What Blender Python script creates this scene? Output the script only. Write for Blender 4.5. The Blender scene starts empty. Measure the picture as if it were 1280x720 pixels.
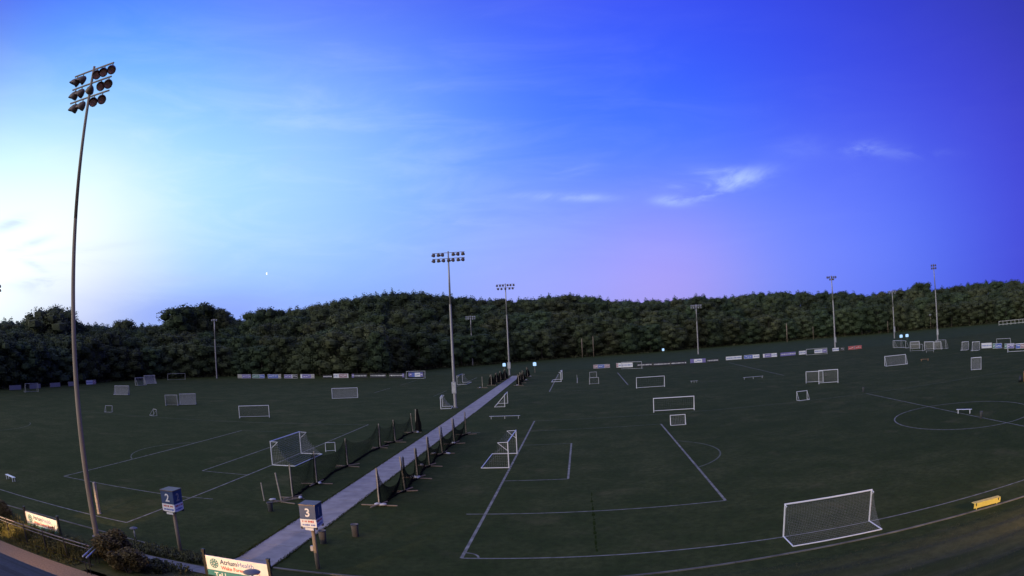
import bpy, math, random
from math import sin, cos, pi, radians
from mathutils import Vector, Matrix
random.seed(7)
R = random.random
def U(a, b): return a + (b - a) * R()
CAM_POLY=[0.04298012275426202, 6.185190238581295e-05, -8.447554119796136e-07, 3.195247779696906e-07]
CAM_R=[0.993435, 0.104004, -0.047653]
CAM_U=[0.054437, -0.063398, 0.996503]
CAM_F=[-0.100619, 0.992554, 0.068644]
CAM_H=12.555
LOBES = [
 (-0.8434, 0.5270, 0.1045, 40, 0.9161, 0.9856, 0.5840),
 (-0.7054, 0.7054, 0.0698, 60, 0.0000, 0.0000, 0.2000),
 (-0.6161, 0.5547, 0.5592, 10, 0.0000, 0.0000, 0.3033),
 (-0.4988, 0.8639, 0.0698, 60, 0.0000, 0.0000, 0.1507),
 (-0.3177, 0.7863, 0.5299, 8, 0.0000, 0.0000, 0.0761),
 (0.0000, 0.9781, 0.2079, 10, 0.0000, 0.0785, 0.5330),
 (-0.0871, 0.9956, 0.0349, 60, 0.2411, 0.1344, 0.1028),
 (0.1734, 0.9835, 0.0523, 40, 0.0000, 0.1897, 0.0000),
 (0.3416, 0.9384, 0.0523, 50, 0.1052, 0.0215, 0.1211),
 (0.4062, 0.8712, 0.2756, 10, 0.0000, 0.0000, 0.0332),
 (0.6123, 0.7837, 0.1045, 20, 0.0375, 0.0295, 0.3163),
 (-0.6081, 0.7783, 0.1564, 50, 0.0678, 0.1864, 0.0744),
 (-0.4841, 0.7747, 0.4067, 20, 0.0000, 0.0000, 0.2793),
 (-0.3023, 0.9303, 0.2079, 25, 0.0000, 0.1755, 0.0458),
 (0.1390, 0.9889, 0.0523, 90, 0.2482, 0.0000, 0.0000),
 (-0.4220, 0.9051, 0.0523, 40, 0.0000, 0.0000, 0.2172),
 (0.2326, 0.8682, 0.4384, 14, 0.0015, 0.0000, 0.2095),
 (-0.0723, 0.8259, 0.5592, 16, 0.0277, 0.0000, 0.0000),
 (0.4683, 0.8808, 0.0698, 60, 0.0086, 0.0820, 0.0868),
 (-0.7777, 0.5650, 0.2756, 60, 0.0000, 0.1491, 0.0392),
 (-0.6841, 0.7084, 0.1736, 80, 0.4381, 0.2447, 0.0000),
 (-0.7094, 0.4967, 0.5000, 40, 0.0000, 0.0000, 0.0226),
 (-0.7351, 0.5540, 0.3907, 40, 0.0000, 0.0000, 0.1652),
 (-0.5235, 0.8062, 0.2756, 30, 0.0518, 0.1611, 0.0000),
 (-0.6528, 0.6760, 0.3420, 40, 0.0000, 0.1641, 0.0000),
 (-0.4162, 0.8925, 0.1736, 30, 0.2741, 0.2401, 0.0000),
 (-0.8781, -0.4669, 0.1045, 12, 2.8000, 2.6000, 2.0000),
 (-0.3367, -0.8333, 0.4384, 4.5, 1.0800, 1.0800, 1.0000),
 (-0.1801, 0.1040, 0.9781, 6, 0.0500, 0.0900, 0.3500),]
WISPS = [(14.4, 12.0, 7.8, 0.051, 0.0133, 1.05), (11.7, 11.0, 3.9, 0.0437, 0.0073, 0.9), (8.6, 10.7, -7.7, 0.0267, 0.0073, 0.7), (27.1, 13.7, 0.0, 0.0291, 0.0097, 0.5), (31.7, 12.8, -7.8, 0.0546, 0.0085, 0.2), (-0.8, 11.6, -4.2, 0.0631, 0.0061, 0.9), (9.6, 12.0, 3.9, 0.0218, 0.0049, 0.5), (0.1, 13.8, 8.4, 0.0364, 0.0073, 0.35), (21.0, 14.3, -3.9, 0.0485, 0.017, 0.1), (-24.8, 15.5, 15.5, 0.0267, 0.0097, 0.4), (-9.0, 9.7, -4.1, 0.085, 0.0097, 0.4), (13.4, 12.9, -4.2, 0.0485, 0.0061, 0.5)]
STREAKS = [(-52.1, 10.0, 16.6, 0.0388, 0.0085, 1.2), (-48.1, 5.1, 3.6, 0.0546, 0.0146, 1.0), (-45.4, 6.8, 0.0, 0.0607, 0.0061, 0.5), (-43.4, 8.1, 7.7, 0.0728, 0.0049, 0.4), (-48.2, 7.7, 10.7, 0.0607, 0.0049, 0.6), (-37.2, 5.5, 0.0, 0.1092, 0.0073, 0.5), (-50.5, 8.2, 18, 0.05, 0.006, 1.0), (-49.5, 6.6, -25, 0.03, 0.006, 0.9), (-47, 5.4, 4, 0.07, 0.006, 0.8)]
SKY_STRENGTH = 1.07
TURF_A = (.048, .064, .017)
TURF_B = (.078, .090, .030)
TURF_C = (.022, .041, .008)

SKY_BASE = (0.02, 0.026, 0.26)

# ------------------------------------------------------------------ camera
scene = bpy.context.scene
cam_data = bpy.data.cameras.new('camera')
cam_data.type = 'PANO'
cam_data.panorama_type = 'FISHEYE_LENS_POLYNOMIAL'
cam_data.sensor_width = 36.0
cam_data.sensor_fit = 'HORIZONTAL'
cam_data.fisheye_fov = radians(180)
cam_data.fisheye_polynomial_k0 = 0.0
cam_data.fisheye_polynomial_k1 = -CAM_POLY[0]
cam_data.fisheye_polynomial_k2 = -CAM_POLY[1]
cam_data.fisheye_polynomial_k3 = -CAM_POLY[2]
cam_data.fisheye_polynomial_k4 = -CAM_POLY[3]
cam_data.clip_start = 0.1
cam_data.clip_end = 20000
camera = bpy.data.objects.new('camera', cam_data)
scene.collection.objects.link(camera)
m = Matrix.Identity(4)
for i in range(3):
    m[i][0] = CAM_R[i]; m[i][1] = CAM_U[i]; m[i][2] = -CAM_F[i]
m[2][3] = CAM_H
camera.matrix_world = m
scene.camera = camera

# ------------------------------------------------------------------ colour management
scene.view_settings.view_transform = 'Standard'
scene.view_settings.look = 'None'
scene.view_settings.exposure = 0.0
scene.view_settings.gamma = 1.0

# ------------------------------------------------------------------ dusk sky
world = bpy.data.worlds.new('World')
scene.world = world
world.use_nodes = True
wn = world.node_tree
wn.nodes.clear()
def WN(t, **k):
    n = wn.nodes.new(t)
    for a, b in k.items(): setattr(n, a, b)
    return n
def wmath(op, a, b=None, c=None):
    n = WN('ShaderNodeMath', operation=op)
    for i, v in enumerate((a, b, c)):
        if v is None: continue
        if isinstance(v, (int, float)): n.inputs[i].default_value = v
        else: wn.links.new(v, n.inputs[i])
    return n.outputs[0]
def wvec(op, a, b):
    n = WN('ShaderNodeVectorMath', operation=op)
    for i, v in enumerate((a, b)):
        if isinstance(v, tuple): n.inputs[i].default_value = v
        else: wn.links.new(v, n.inputs[i])
    return n
def wmix(fac, a, b):
    n = WN('ShaderNodeMix', data_type='RGBA')
    wn.links.new(fac, n.inputs[0])
    for i, v in ((6, a), (7, b)):
        if isinstance(v, tuple): n.inputs[i].default_value = v
        else: wn.links.new(v, n.inputs[i])
    return n.outputs[2]
D = WN('ShaderNodeTexCoord').outputs['Generated']
acc = None
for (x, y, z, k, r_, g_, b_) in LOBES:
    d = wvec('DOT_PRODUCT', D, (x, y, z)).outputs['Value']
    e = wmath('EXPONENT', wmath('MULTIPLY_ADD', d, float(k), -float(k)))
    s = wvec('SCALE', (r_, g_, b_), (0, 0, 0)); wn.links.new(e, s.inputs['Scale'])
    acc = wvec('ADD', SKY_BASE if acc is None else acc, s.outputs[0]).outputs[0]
sky = acc
def sky_noise(scale, stretch, detail, lo, hi, off=0.0):
    mp = WN('ShaderNodeMapping'); mp.inputs['Scale'].default_value = stretch
    mp.inputs['Location'].default_value = (off, off * .7, off * .3)
    wn.links.new(D, mp.inputs['Vector'])
    n = WN('ShaderNodeTexNoise'); n.inputs['Scale'].default_value = scale
    n.inputs['Detail'].default_value = detail; n.inputs['Roughness'].default_value = .6
    n.inputs['Distortion'].default_value = .6
    wn.links.new(mp.outputs[0], n.inputs['Vector'])
    r = WN('ShaderNodeMapRange'); r.interpolation_type = 'SMOOTHSTEP'
    r.inputs['From Min'].default_value = lo; r.inputs['From Max'].default_value = hi
    wn.links.new(n.outputs['Fac'], r.inputs['Value'])
    return r.outputs[0]
def sky_patch(az, el, tilt, a, b):
    """soft elliptical region of sky round a bearing, long axis tilted"""
    A, E, T = radians(az), radians(el), radians(tilt)
    c = Vector((sin(A) * cos(E), cos(A) * cos(E), sin(E)))
    right = Vector((cos(A), -sin(A), 0)); up = right.cross(c) * 1.0
    t1 = right * cos(T) + up * sin(T); t2 = -right * sin(T) + up * cos(T)
    off1, off2 = c.dot(t1), c.dot(t2)
    u = wmath('DIVIDE', wmath('SUBTRACT', wvec('DOT_PRODUCT', D, tuple(t1)).outputs['Value'], off1), a)
    v = wmath('DIVIDE', wmath('SUBTRACT', wvec('DOT_PRODUCT', D, tuple(t2)).outputs['Value'], off2), b)
    q = wmath('ADD', wmath('MULTIPLY', u, u), wmath('MULTIPLY', v, v))
    front = wmath('GREATER_THAN', wvec('DOT_PRODUCT', D, tuple(c)).outputs['Value'], 0.0)
    return wmath('MULTIPLY', wmath('EXPONENT', wmath('MULTIPLY', q, -1.0)), front)
# thin high veil everywhere, then the wisps and the low cloud bank
veil = sky_noise(4.2, (1, 1.5, 5), 8, .38, .78)
sky = wmix(wmath('MULTIPLY', wmath('MULTIPLY', veil, sky_patch(-36, 13, 8, .50, .20)), .22), sky, (.85, .98, 1.15, 1))
bankn = sky_noise(2.0, (1, 1, 9), 5, .25, .7, 3.1)
bank = wmath('MULTIPLY', sky_patch(-30, 2.5, -1, .21, .034), wmath('MULTIPLY_ADD', bankn, .5, .45))
sky = wmix(bank, sky, (.27, .38, .95, 1))
strk = sky_noise(5.0, (1, 1, 6), 6, .36, .62, 7.7)
for (az, el, ti, a, b, s) in STREAKS:
    sky = wmix(wmath('MULTIPLY', sky_patch(az, el, ti, a, b), wmath('MULTIPLY', strk, s * .5)), sky, (.50, .60, .95, 1))
wisp = sky_noise(9.0, (1, 1, 3.2), 7, .36, .68, 1.3)
for (az, el, ti, a, b, s) in WISPS:
    sky = wmix(wmath('MULTIPLY', sky_patch(az, el, ti, a, b), wmath('MULTIPLY', wisp, s)), sky, (.42, .56, 1.0, 1))
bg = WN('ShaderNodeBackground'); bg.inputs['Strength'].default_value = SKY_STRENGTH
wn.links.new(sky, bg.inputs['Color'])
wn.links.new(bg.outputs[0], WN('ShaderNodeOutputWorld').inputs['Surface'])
world.cycles.sampling_method = 'MANUAL'; world.cycles.sample_map_resolution = 512

# ------------------------------------------------------------------ helpers
def link(o, parent=None):
    scene.collection.objects.link(o)
    if parent is not None: o.parent = parent
    return o
class MB:
    """collects simple solids and hands them over as one mesh object"""
    def __init__(s): s.v = []; s.f = []; s.mi = []
    def add(s, vs, fs, mi=0):
        n = len(s.v); s.v += [tuple(v) for v in vs]; s.f += [tuple(i + n for i in f) for f in fs]; s.mi += [mi] * len(fs); return s
    def box(s, c, sz, rz=0.0, mat=None, mi=0):
        hx, hy, hz = sz[0] / 2, sz[1] / 2, sz[2] / 2
        M = mat if mat is not None else Matrix.Rotation(rz, 3, 'Z')
        vs = [Vector(c) + M @ Vector((x * hx, y * hy, z * hz)) for x in (-1, 1) for y in (-1, 1) for z in (-1, 1)]
        return s.add(vs, [(0, 1, 3, 2), (4, 6, 7, 5), (0, 4, 5, 1), (2, 3, 7, 6), (0, 2, 6, 4), (1, 5, 7, 3)], mi)
    def bar(s, p0, p1, w, h=None):
        h = h or w; p0, p1 = Vector(p0), Vector(p1); d = p1 - p0; L = d.length
        if L < 1e-6: return s
        M = d.to_track_quat('X', 'Z').to_matrix()
        return s.box((p0 + p1) / 2, (L, w, h), mat=M)
    def tube(s, p0, p1, r0, r1=None, n=8, caps=True):
        r1 = r0 if r1 is None else r1; p0, p1 = Vector(p0), Vector(p1)
        M = (p1 - p0).to_track_quat('Z', 'Y').to_matrix()
        vs = [p + M @ Vector((r * cos(2 * pi * i / n), r * sin(2 * pi * i / n), 0)) for p, r in ((p0, r0), (p1, r1)) for i in range(n)]
        fs = [(i, (i + 1) % n, n + (i + 1) % n, n + i) for i in range(n)]
        if caps: fs += [tuple(range(n))[::-1], tuple(range(n, 2 * n))]
        return s.add(vs, fs)
    def lathe(s, prof, n=12, o=(0, 0, 0), M=None):
        M = M or Matrix.Identity(3); o = Vector(o); vs = []; fs = []
        for (r, z) in prof:
            for i in range(n): vs.append(o + M @ Vector((r * cos(2 * pi * i / n), r * sin(2 * pi * i / n), z)))
        for j in range(len(prof) - 1):
            for i in range(n): fs.append((j * n + i, j * n + (i + 1) % n, (j + 1) * n + (i + 1) % n, (j + 1) * n + i))
        return s.add(vs, fs)
    def mesh(s, name, mats, smooth=False):
        me = bpy.data.meshes.new(name); me.from_pydata(s.v, [], s.f)
        for mm in (mats if isinstance(mats, (list, tuple)) else [mats]): me.materials.append(mm)
        if any(s.mi): me.polygons.foreach_set('material_index', s.mi)
        if smooth: me.polygons.foreach_set('use_smooth', [True] * len(me.polygons))
        me.update(); return me
    def build(s, name, mats, parent=None, smooth=False):
        return link(bpy.data.objects.new(name, s.mesh(name, mats, smooth)), parent)
def thing(name, label, cat, loc=(0, 0, 0), rz=0.0, group=None):
    o = bpy.data.objects.new(name, None); o.empty_display_size = .3; link(o)
    o.location = loc; o.rotation_euler = (0, 0, rz)
    o['label'] = label; o['category'] = cat
    if group: o['group'] = group
    return o
def tag(o, label, cat, group=None):
    o['label'] = label; o['category'] = cat
    if group: o['group'] = group
    return o
def struct(o): o['kind'] = 'structure'; return o
def stuff(o, label=None, cat=None):
    o['kind'] = 'stuff'
    if label: o['label'] = label
    if cat: o['category'] = cat
    return o

# ------------------------------------------------------------------ materials
def material(name, col, rough=.6, metal=0.0, var=.25, scale=3.0, bump=0.0, col2=None, emit=None, spec=None, stretch=None, objvar=0.0, detail=5):
    mt = bpy.data.materials.new(name); mt.use_nodes = True; nt = mt.node_tree; b = nt.nodes['Principled BSDF']
    b.inputs['Roughness'].default_value = rough; b.inputs['Metallic'].default_value = metal
    if spec is not None: b.inputs['Specular IOR Level'].default_value = spec
    tc = nt.nodes.new('ShaderNodeTexCoord'); no = nt.nodes.new('ShaderNodeTexNoise')
    src = tc.outputs['Object']
    if stretch:
        mp = nt.nodes.new('ShaderNodeMapping'); mp.inputs['Scale'].default_value = stretch
        nt.links.new(src, mp.inputs['Vector']); src = mp.outputs[0]
    nt.links.new(src, no.inputs['Vector']); no.inputs['Scale'].default_value = scale; no.inputs['Detail'].default_value = detail
    rp = nt.nodes.new('ShaderNodeValToRGB')
    c2 = col2 if col2 else tuple(min(1, c * (1 + var)) for c in col); c1 = tuple(c * (1 - var) for c in col) if not col2 else col
    rp.color_ramp.elements[0].color = (*c1, 1); rp.color_ramp.elements[1].color = (*c2, 1)
    rp.color_ramp.elements[0].position = .3; rp.color_ramp.elements[1].position = .7
    nt.links.new(no.outputs['Fac'], rp.inputs[0]); out = rp.outputs[0]
    if objvar:
        oi = nt.nodes.new('ShaderNodeObjectInfo'); hs = nt.nodes.new('ShaderNodeHueSaturation')
        mr = nt.nodes.new('ShaderNodeMapRange'); mr.inputs['To Min'].default_value = 1 - objvar; mr.inputs['To Max'].default_value = 1 + objvar
        nt.links.new(oi.outputs['Random'], mr.inputs['Value']); nt.links.new(mr.outputs[0], hs.inputs['Value'])
        mr2 = nt.nodes.new('ShaderNodeMapRange'); mr2.inputs['To Min'].default_value = .455; mr2.inputs['To Max'].default_value = .53
        m7 = nt.nodes.new('ShaderNodeMath'); m7.operation = 'MULTIPLY'; m7.inputs[1].default_value = 7.31
        fr = nt.nodes.new('ShaderNodeMath'); fr.operation = 'FRACT'
        nt.links.new(oi.outputs['Random'], m7.inputs[0]); nt.links.new(m7.outputs[0], fr.inputs[0]); nt.links.new(fr.outputs[0], mr2.inputs['Value'])
        nt.links.new(mr2.outputs[0], hs.inputs['Hue']); nt.links.new(out, hs.inputs['Color']); out = hs.outputs[0]
    nt.links.new(out, b.inputs['Base Color'])
    if bump:
        bp = nt.nodes.new('ShaderNodeBump'); bp.inputs['Strength'].default_value = bump; bp.inputs['Distance'].default_value = .05
        nt.links.new(no.outputs['Fac'], bp.inputs['Height']); nt.links.new(bp.outputs[0], b.inputs['Normal'])
    if emit:
        b.inputs['Emission Color'].default_value = (*emit[0], 1); b.inputs['Emission Strength'].default_value = emit[1]
    return mt
def grass_material():
    mt = bpy.data.materials.new('turf'); mt.use_nodes = True; nt = mt.node_tree; b = nt.nodes['Principled BSDF']
    b.inputs['Roughness'].default_value = .95; b.inputs['Specular IOR Level'].default_value = .05
    tc = nt.nodes.new('ShaderNodeTexCoord')
    def noise(sc, det, st=(1, 1, 1), lo=.35, hi=.65):
        mp = nt.nodes.new('ShaderNodeMapping'); mp.inputs['Scale'].default_value = st; nt.links.new(tc.outputs['Object'], mp.inputs['Vector'])
        n = nt.nodes.new('ShaderNodeTexNoise'); n.inputs['Scale'].default_value = sc; n.inputs['Detail'].default_value = det; n.inputs['Roughness'].default_value = .65
        nt.links.new(mp.outputs[0], n.inputs['Vector'])
        r = nt.nodes.new('ShaderNodeMapRange'); r.interpolation_type = 'SMOOTHSTEP'; r.inputs['From Min'].default_value = lo; r.inputs['From Max'].default_value = hi
        nt.links.new(n.outputs['Fac'], r.inputs['Value']); return r.outputs[0], n.outputs['Fac']
    def mix(f, a, c, mul=None):
        if mul is not None:
            mm = nt.nodes.new('ShaderNodeMath'); mm.operation = 'MULTIPLY'; mm.inputs[1].default_value = mul; nt.links.new(f, mm.inputs[0]); f = mm.outputs[0]
        n = nt.nodes.new('ShaderNodeMix'); n.data_type = 'RGBA'; nt.links.new(f, n.inputs[0])
        for i, v in ((6, a), (7, c)):
            if isinstance(v, tuple): n.inputs[i].default_value = (*v, 1)
            else: nt.links.new(v, n.inputs[i])
        return n.outputs[2]
    big, _ = noise(.025, 4); mid, _ = noise(.25, 6); fine, ff = noise(1.9, 9, lo=.34, hi=.66); blade, bf = noise(22, 4, lo=.3, hi=.7)
    worn, _ = noise(.16, 8, lo=.55, hi=.70)
    c = mix(big, TURF_A, TURF_B)
    c = mix(mid, c, TURF_C, .75)
    c = mix(fine, c, tuple(x * .35 for x in TURF_A), .62)
    c = mix(blade, c, tuple(x * 1.7 for x in TURF_B), .3)
    c = mix(worn, c, (.13, .12, .05), .4)
    # rough unmown grass beyond the banners
    sep = nt.nodes.new('ShaderNodeSeparateXYZ'); nt.links.new(tc.outputs['Object'], sep.inputs[0])
    # the bank on the building side is drier and browner
    rough = nt.nodes.new('ShaderNodeMapRange'); rough.inputs['From Min'].default_value = 207.0; rough.inputs['From Max'].default_value = 212.0
    nt.links.new(sep.outputs['Y'], rough.inputs['Value'])
    c = mix(rough.outputs[0], c, mix(mid, (.060, .080, .030), (.045, .064, .022)))
    mr = nt.nodes.new('ShaderNodeMapRange'); mr.inputs['From Min'].default_value = 30.0; mr.inputs['From Max'].default_value = 27.5
    nt.links.new(sep.outputs['Y'], mr.inputs['Value'])
    band, _ = noise(.35, 6, (.12, 1.0, 1), .42, .6)
    dry = mix(band, (.115, .112, .044), (.055, .066, .022))
    dry = mix(fine, dry, (.055, .055, .02), .5)
    c = mix(mr.outputs[0], c, dry)
    nt.links.new(c, b.inputs['Base Color'])
    ad = nt.nodes.new('ShaderNodeMath'); ad.operation = 'ADD'; nt.links.new(ff, ad.inputs[0]); nt.links.new(bf, ad.inputs[1])
    bp = nt.nodes.new('ShaderNodeBump'); bp.inputs['Strength'].default_value = .6; bp.inputs['Distance'].default_value = .06
    nt.links.new(ad.outputs[0], bp.inputs['Height']); nt.links.new(bp.outputs[0], b.inputs['Normal'])
    return mt
TURF = grass_material()
PAINT = material('field_paint', (.25, .25, .20), .9, spec=.1, var=.45, scale=1.8, bump=.2)
PAINT_F = material('faded_field_paint', (.15, .165, .11), .9, spec=.1, var=.4, scale=2.5, bump=.2)
CONC = material('concrete', (.35, .325, .285), .85, var=.22, scale=.9, bump=.15)
CONC2 = material('weathered_concrete', (.22, .215, .19), .9, var=.18, scale=2, bump=.2)
KERB = material('pale_kerb', (.16, .15, .12), .9, var=.45, scale=.8)
WHITE = material('white_enamel', (.86, .86, .85), .35, var=.05, scale=5)
WHITE_OLD = material('scuffed_white_tube', (.50, .50, .48), .5, var=.18, scale=3)
NETW = material('white_cord', (.34, .34, .33), .8, var=.1)
NETB = material('black_netting', (.014, .014, .013), 1.0, var=.2, spec=.0)
GALV = material('galvanised_steel', (.42, .40, .38), .45, .35, var=.12, scale=1.2, stretch=(1, 1, .2))
POLE_A = material('weathered_steel_pole', (.36, .28, .19), .6, .1, var=.2, scale=2.5, stretch=(3, 3, .15))
LAMPD = material('lamp_housing', (.17, .13, .105), .5, .4, var=.15)
LENS = material('lamp_lens', (.80, .42, .40), .18, .55, var=.15, scale=6)
PALE = material('pale_lamp_housing', (.42, .42, .44), .5, .2, var=.1)
WOOD = material('weathered_timber', (.30, .23, .16), .85, var=.25, scale=4, stretch=(4, 4, .5), bump=.2)
LUMBER = material('pale_lumber', (.46, .39, .29), .85, var=.25, scale=5, bump=.1)
SAND = material('white_sandbag', (.60, .60, .62), .9, var=.1, scale=6, bump=.2)
BLACK = material('black_paint', (.02, .02, .02), .5, var=.2)
BLUE = material('navy_panel', (.035, .07, .17), .5, var=.08)
BLUEP = material('blue_print', (.10, .16, .50), .6, var=.06)
PURP = material('violet_print', (.20, .17, .42), .6, var=.06)
TEAL = material('teal_print', (.05, .22, .24), .6, var=.1)
RED = material('red_print', (.55, .10, .08), .6, var=.1)
PINK = material('dusty_pink_print', (.40, .26, .28), .7, var=.12)
DARKV = material('dark_vinyl', (.025, .027, .035), .6, var=.2)
VINYL = material('white_vinyl', (.80, .80, .80), .55, var=.04)
GREYV = material('grey_vinyl', (.36, .34, .29), .6, var=.1)
GREENV = material('green_print', (.12, .26, .22), .6, var=.1)
CANM = material('grey_plastic', (.15, .145, .15), .6, var=.15)
YEL = material('yellow_paint', (.80, .62, .12), .5, var=.08)
ORANGE = material('ochre_plastic', (.50, .26, .10), .6, var=.1)
SHING = material('blue_grey_shingle', (.030, .034, .042), .9, var=.3, scale=7, bump=.4, objvar=.45)
SANDY = material('tan_gravel_path', (.34, .22, .11), .95, var=.22, scale=9, bump=.4)
BRICK = material('tan_wall', (.35, .27, .2), .9, var=.15, scale=5)
RAILM = material('brushed_rail', (.55, .57, .60), .35, .5, var=.08)
LEAF = material('tree_foliage', (.045, .066, .034), .85, col2=(.088, .110, .050), scale=.3, objvar=.30, spec=.2)
BARK = material('tree_bark', (.09, .075, .06), .95, var=.25, scale=3)
SHRUB = material('shrub_foliage', (.045, .055, .022), .8, col2=(.11, .105, .04), scale=3, spec=.2)
SHRUBY = material('dry_shrub_foliage', (.085, .070, .028), .8, col2=(.19, .14, .055), scale=3, spec=.2)
EDGEL = material('edge_undergrowth', (.06, .07, .03), .85, col2=(.12, .12, .06), scale=.4, spec=.2)
MOON = material('moon_surface', (.5, .5, .45), 1, emit=((1.0, .93, .72), 1.6))
SIGNLIT = material('lit_sign_face', (.7, .75, .8), .5, emit=((.30, .62, 1.0), .85))
DARKMARK = material('dark_turf_strip', (.030, .044, .011), .95, spec=.0, var=.3, scale=2)

# ------------------------------------------------------------------ terrain
def sstep(a, b, x):
    t = max(0.0, min(1.0, (x - a) / (b - a))); return t * t * (3 - 2 * t)
def bank(x, y):
    """height of the bank between the field and the building"""
    if y >= 30.2: return 0.0
    left = min(1.0, (30.2 - y) * .165)
    right = (30.2 - y) * .15 + .10 * sin((30.2 - y) * 2.2) * min(1, (30.2 - y) / 2)
    k = sstep(-14, -4, x)
    return left * (1 - k) + min(right, 3.2) * k
TREE_EDGE = [(-170, 20), (-166, 70), (-161, 107), (-160, 123), (-160, 141), (-160, 169), (-152, 200), (-130, 219), (-98, 218), (-71, 216), (-65, 233), (-59, 254), (-36, 276), (-10, 303), (27, 309), (71, 328), (116, 333), (160, 321), (206, 301), (236, 268), (262, 217), (285, 152)]
SKYLINE = [(-90, 2.2), (-53.0, 2.26), (-51.0, 2.14), (-49.1, 2.56), (-48.5, 3.02), (-46.5, 3.1), (-45.6, 2.31), (-45.0, 1.97), (-41.1, 1.83), (-37.3, 1.8), (-36.1, 2.88), (-35.2, 3.21), (-33.5, 3.39), (-31.9, 3.17), (-31.0, 2.81), (-29.9, 2.11), (-29.5, 1.82), (-28.8, 2.36), (-27.7, 2.75), (-25.5, 2.91), (-22.7, 3.32), (-19.1, 3.91), (-17.0, 4.18), (-14.2, 4.08), (-11.4, 3.7), (-8.6, 3.3), (-5.8, 3.03), (-3.0, 3.24), (-1.6, 3.31), (1.1, 3.02), (2.9, 2.58), (5.3, 2.43), (8.8, 2.36), (10.3, 2.54), (12.4, 2.2), (14.6, 2.33), (16.7, 2.38), (19.6, 2.18), (24.0, 1.85), (25.9, 1.5), (29.3, 1.71), (30.9, 1.99), (31.9, 1.44), (34.0, 1.54), (37.2, 1.67), (41.3, 1.46), (90, 1.6)]
def skyline(az):
    for (a0, e0), (a1, e1) in zip(SKYLINE, SKYLINE[1:]):
        if az <= a1: return e0 + (e1 - e0) * (az - a0) / (a1 - a0)
    return SKYLINE[-1][1]
def smooth_sky(az):
    return sum(skyline(az + d) for d in (-7, -4.5, -2, 0, 2, 4.5, 7)) / 7
EDGE_POLAR = sorted((math.degrees(math.atan2(x, y)), math.hypot(x, y)) for x, y in TREE_EDGE)
def edge_dist(az):
    if az <= EDGE_POLAR[0][0]: return EDGE_POLAR[0][1]
    for (a0, e0), (a1, e1) in zip(EDGE_POLAR, EDGE_POLAR[1:]):
        if az <= a1: return e0 + (e1 - e0) * (az - a0) / max(1e-6, a1 - a0)
    return EDGE_POLAR[-1][1]
ROW_OFF = [2, 12, 26, 44, 66]
ROW_H = [15.5, 16, 16, 16, 15.5]
def row_ground(az, k):
    if k == 0: return 0.0
    d = edge_dist(az) + ROW_OFF[k]; f = (0, .36, .62, .84, 1.0)[k]
    return max(0.0, d * math.tan(radians(smooth_sky(az) * f)) + CAM_H - ROW_H[k])
def hill_z(az, d):
    o = d - edge_dist(az)
    if o <= 0: return -.6
    pts = [(0, -.6), (4, 0)] + [(ROW_OFF[k], row_ground(az, k)) for k in (1, 2, 3, 4)]
    pts += [(100, row_ground(az, 4) + 2), (400, row_ground(az, 4) + 4), (2600, -20)]
    for (a0, z0), (a1, z1) in zip(pts, pts[1:]):
        if o <= a1: return z0 + (z1 - z0) * (o - a0) / (a1 - a0)
    return pts[-1][1]
xs = sorted(set([-4000, -1500, -600, -300, -200] + [-160 + 8 * i for i in range(15)] + [-44 + 2 * i for i in range(45)] + [50 + 10 * i for i in range(12)] + [220, 300, 600, 1500, 4000]))
ys = sorted(set([-1500, -300, -60, -20, -5, 5, 12, 16] + [18 + .4 * i for i in range(31)] + [30.2, 33, 40, 50, 60, 80, 100, 130, 170, 220, 300, 450, 900, 2000, 5000]))
g = MB()
vs = [(x, y, bank(x, y)) for y in ys for x in xs]; nx = len(xs)
g.add(vs, [(j * nx + i, j * nx + i + 1, (j + 1) * nx + i + 1, (j + 1) * nx + i) for j in range(len(ys) - 1) for i in range(nx - 1)])
struct(g.build('ground', TURF, smooth=True))
hb = MB(); azs = [-84 + 2 * i for i in range(75)]; offs = [-3, 0, 4, 12, 19, 26, 35, 44, 55, 66, 100, 200, 400, 1200, 2600]
hb.add([((edge_dist(a) + o) * sin(radians(a)), (edge_dist(a) + o) * cos(radians(a)), hill_z(a, edge_dist(a) + o)) for a in azs for o in offs],
       [(i * len(offs) + j, i * len(offs) + j + 1, (i + 1) * len(offs) + j + 1, (i + 1) * len(offs) + j) for i in range(len(azs) - 1) for j in range(len(offs) - 1)])
hb.f = [f[::-1] for f in hb.f]
FLOORM = material('forest_floor', (.03, .032, .018), .95, var=.3, scale=.3)
struct(hb.build('hill', FLOORM, smooth=True))

# path, cross path, walkway, kerb
pth = MB(); n = 54; L0, L1 = 28.6, 193.0
for i in range(n):
    y0, y1 = L0 + (L1 - L0) * i / n, L0 + (L1 - L0) * (i + 1) / n
    def ex(y): t = (y - 31) / 160.0; return -19.85 - .85 * max(0, t) ** .7, -17.15 - 1.0 * max(0, t)
    (a0, b0), (a1, b1) = ex(y0), ex(y1); z0 = bank(-18, y0) + .012 if y0 < 30.2 else .012; z1 = .012
    pth.add([(a0, y0, z0), (b0, y0, z0), (b1, y1 - .04, z1), (a1, y1 - .04, z1), (a0, y0, z0 - .1), (b0, y0, z0 - .1), (b1, y1 - .04, z1 - .1), (a1, y1 - .04, z1 - .1)],
            [(0, 1, 2, 3), (0, 4, 5, 1), (1, 5, 6, 2), (2, 6, 7, 3), (3, 7, 4, 0)])
struct(pth.build('path', CONC))
cp = MB()
for i in range(14):
    x0 = -28.5 + i * 1.0
    ya, yb = 26.9, 28.5
    cp.add([(x0, ya, bank(x0, ya) + .03), (x0 + .98, ya, bank(x0, ya) + .03), (x0 + .98, yb, bank(x0, yb) + .03), (x0, yb, bank(x0, yb) + .03)], [(0, 1, 2, 3)])
struct(cp.build('cross_path', CONC2))
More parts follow.
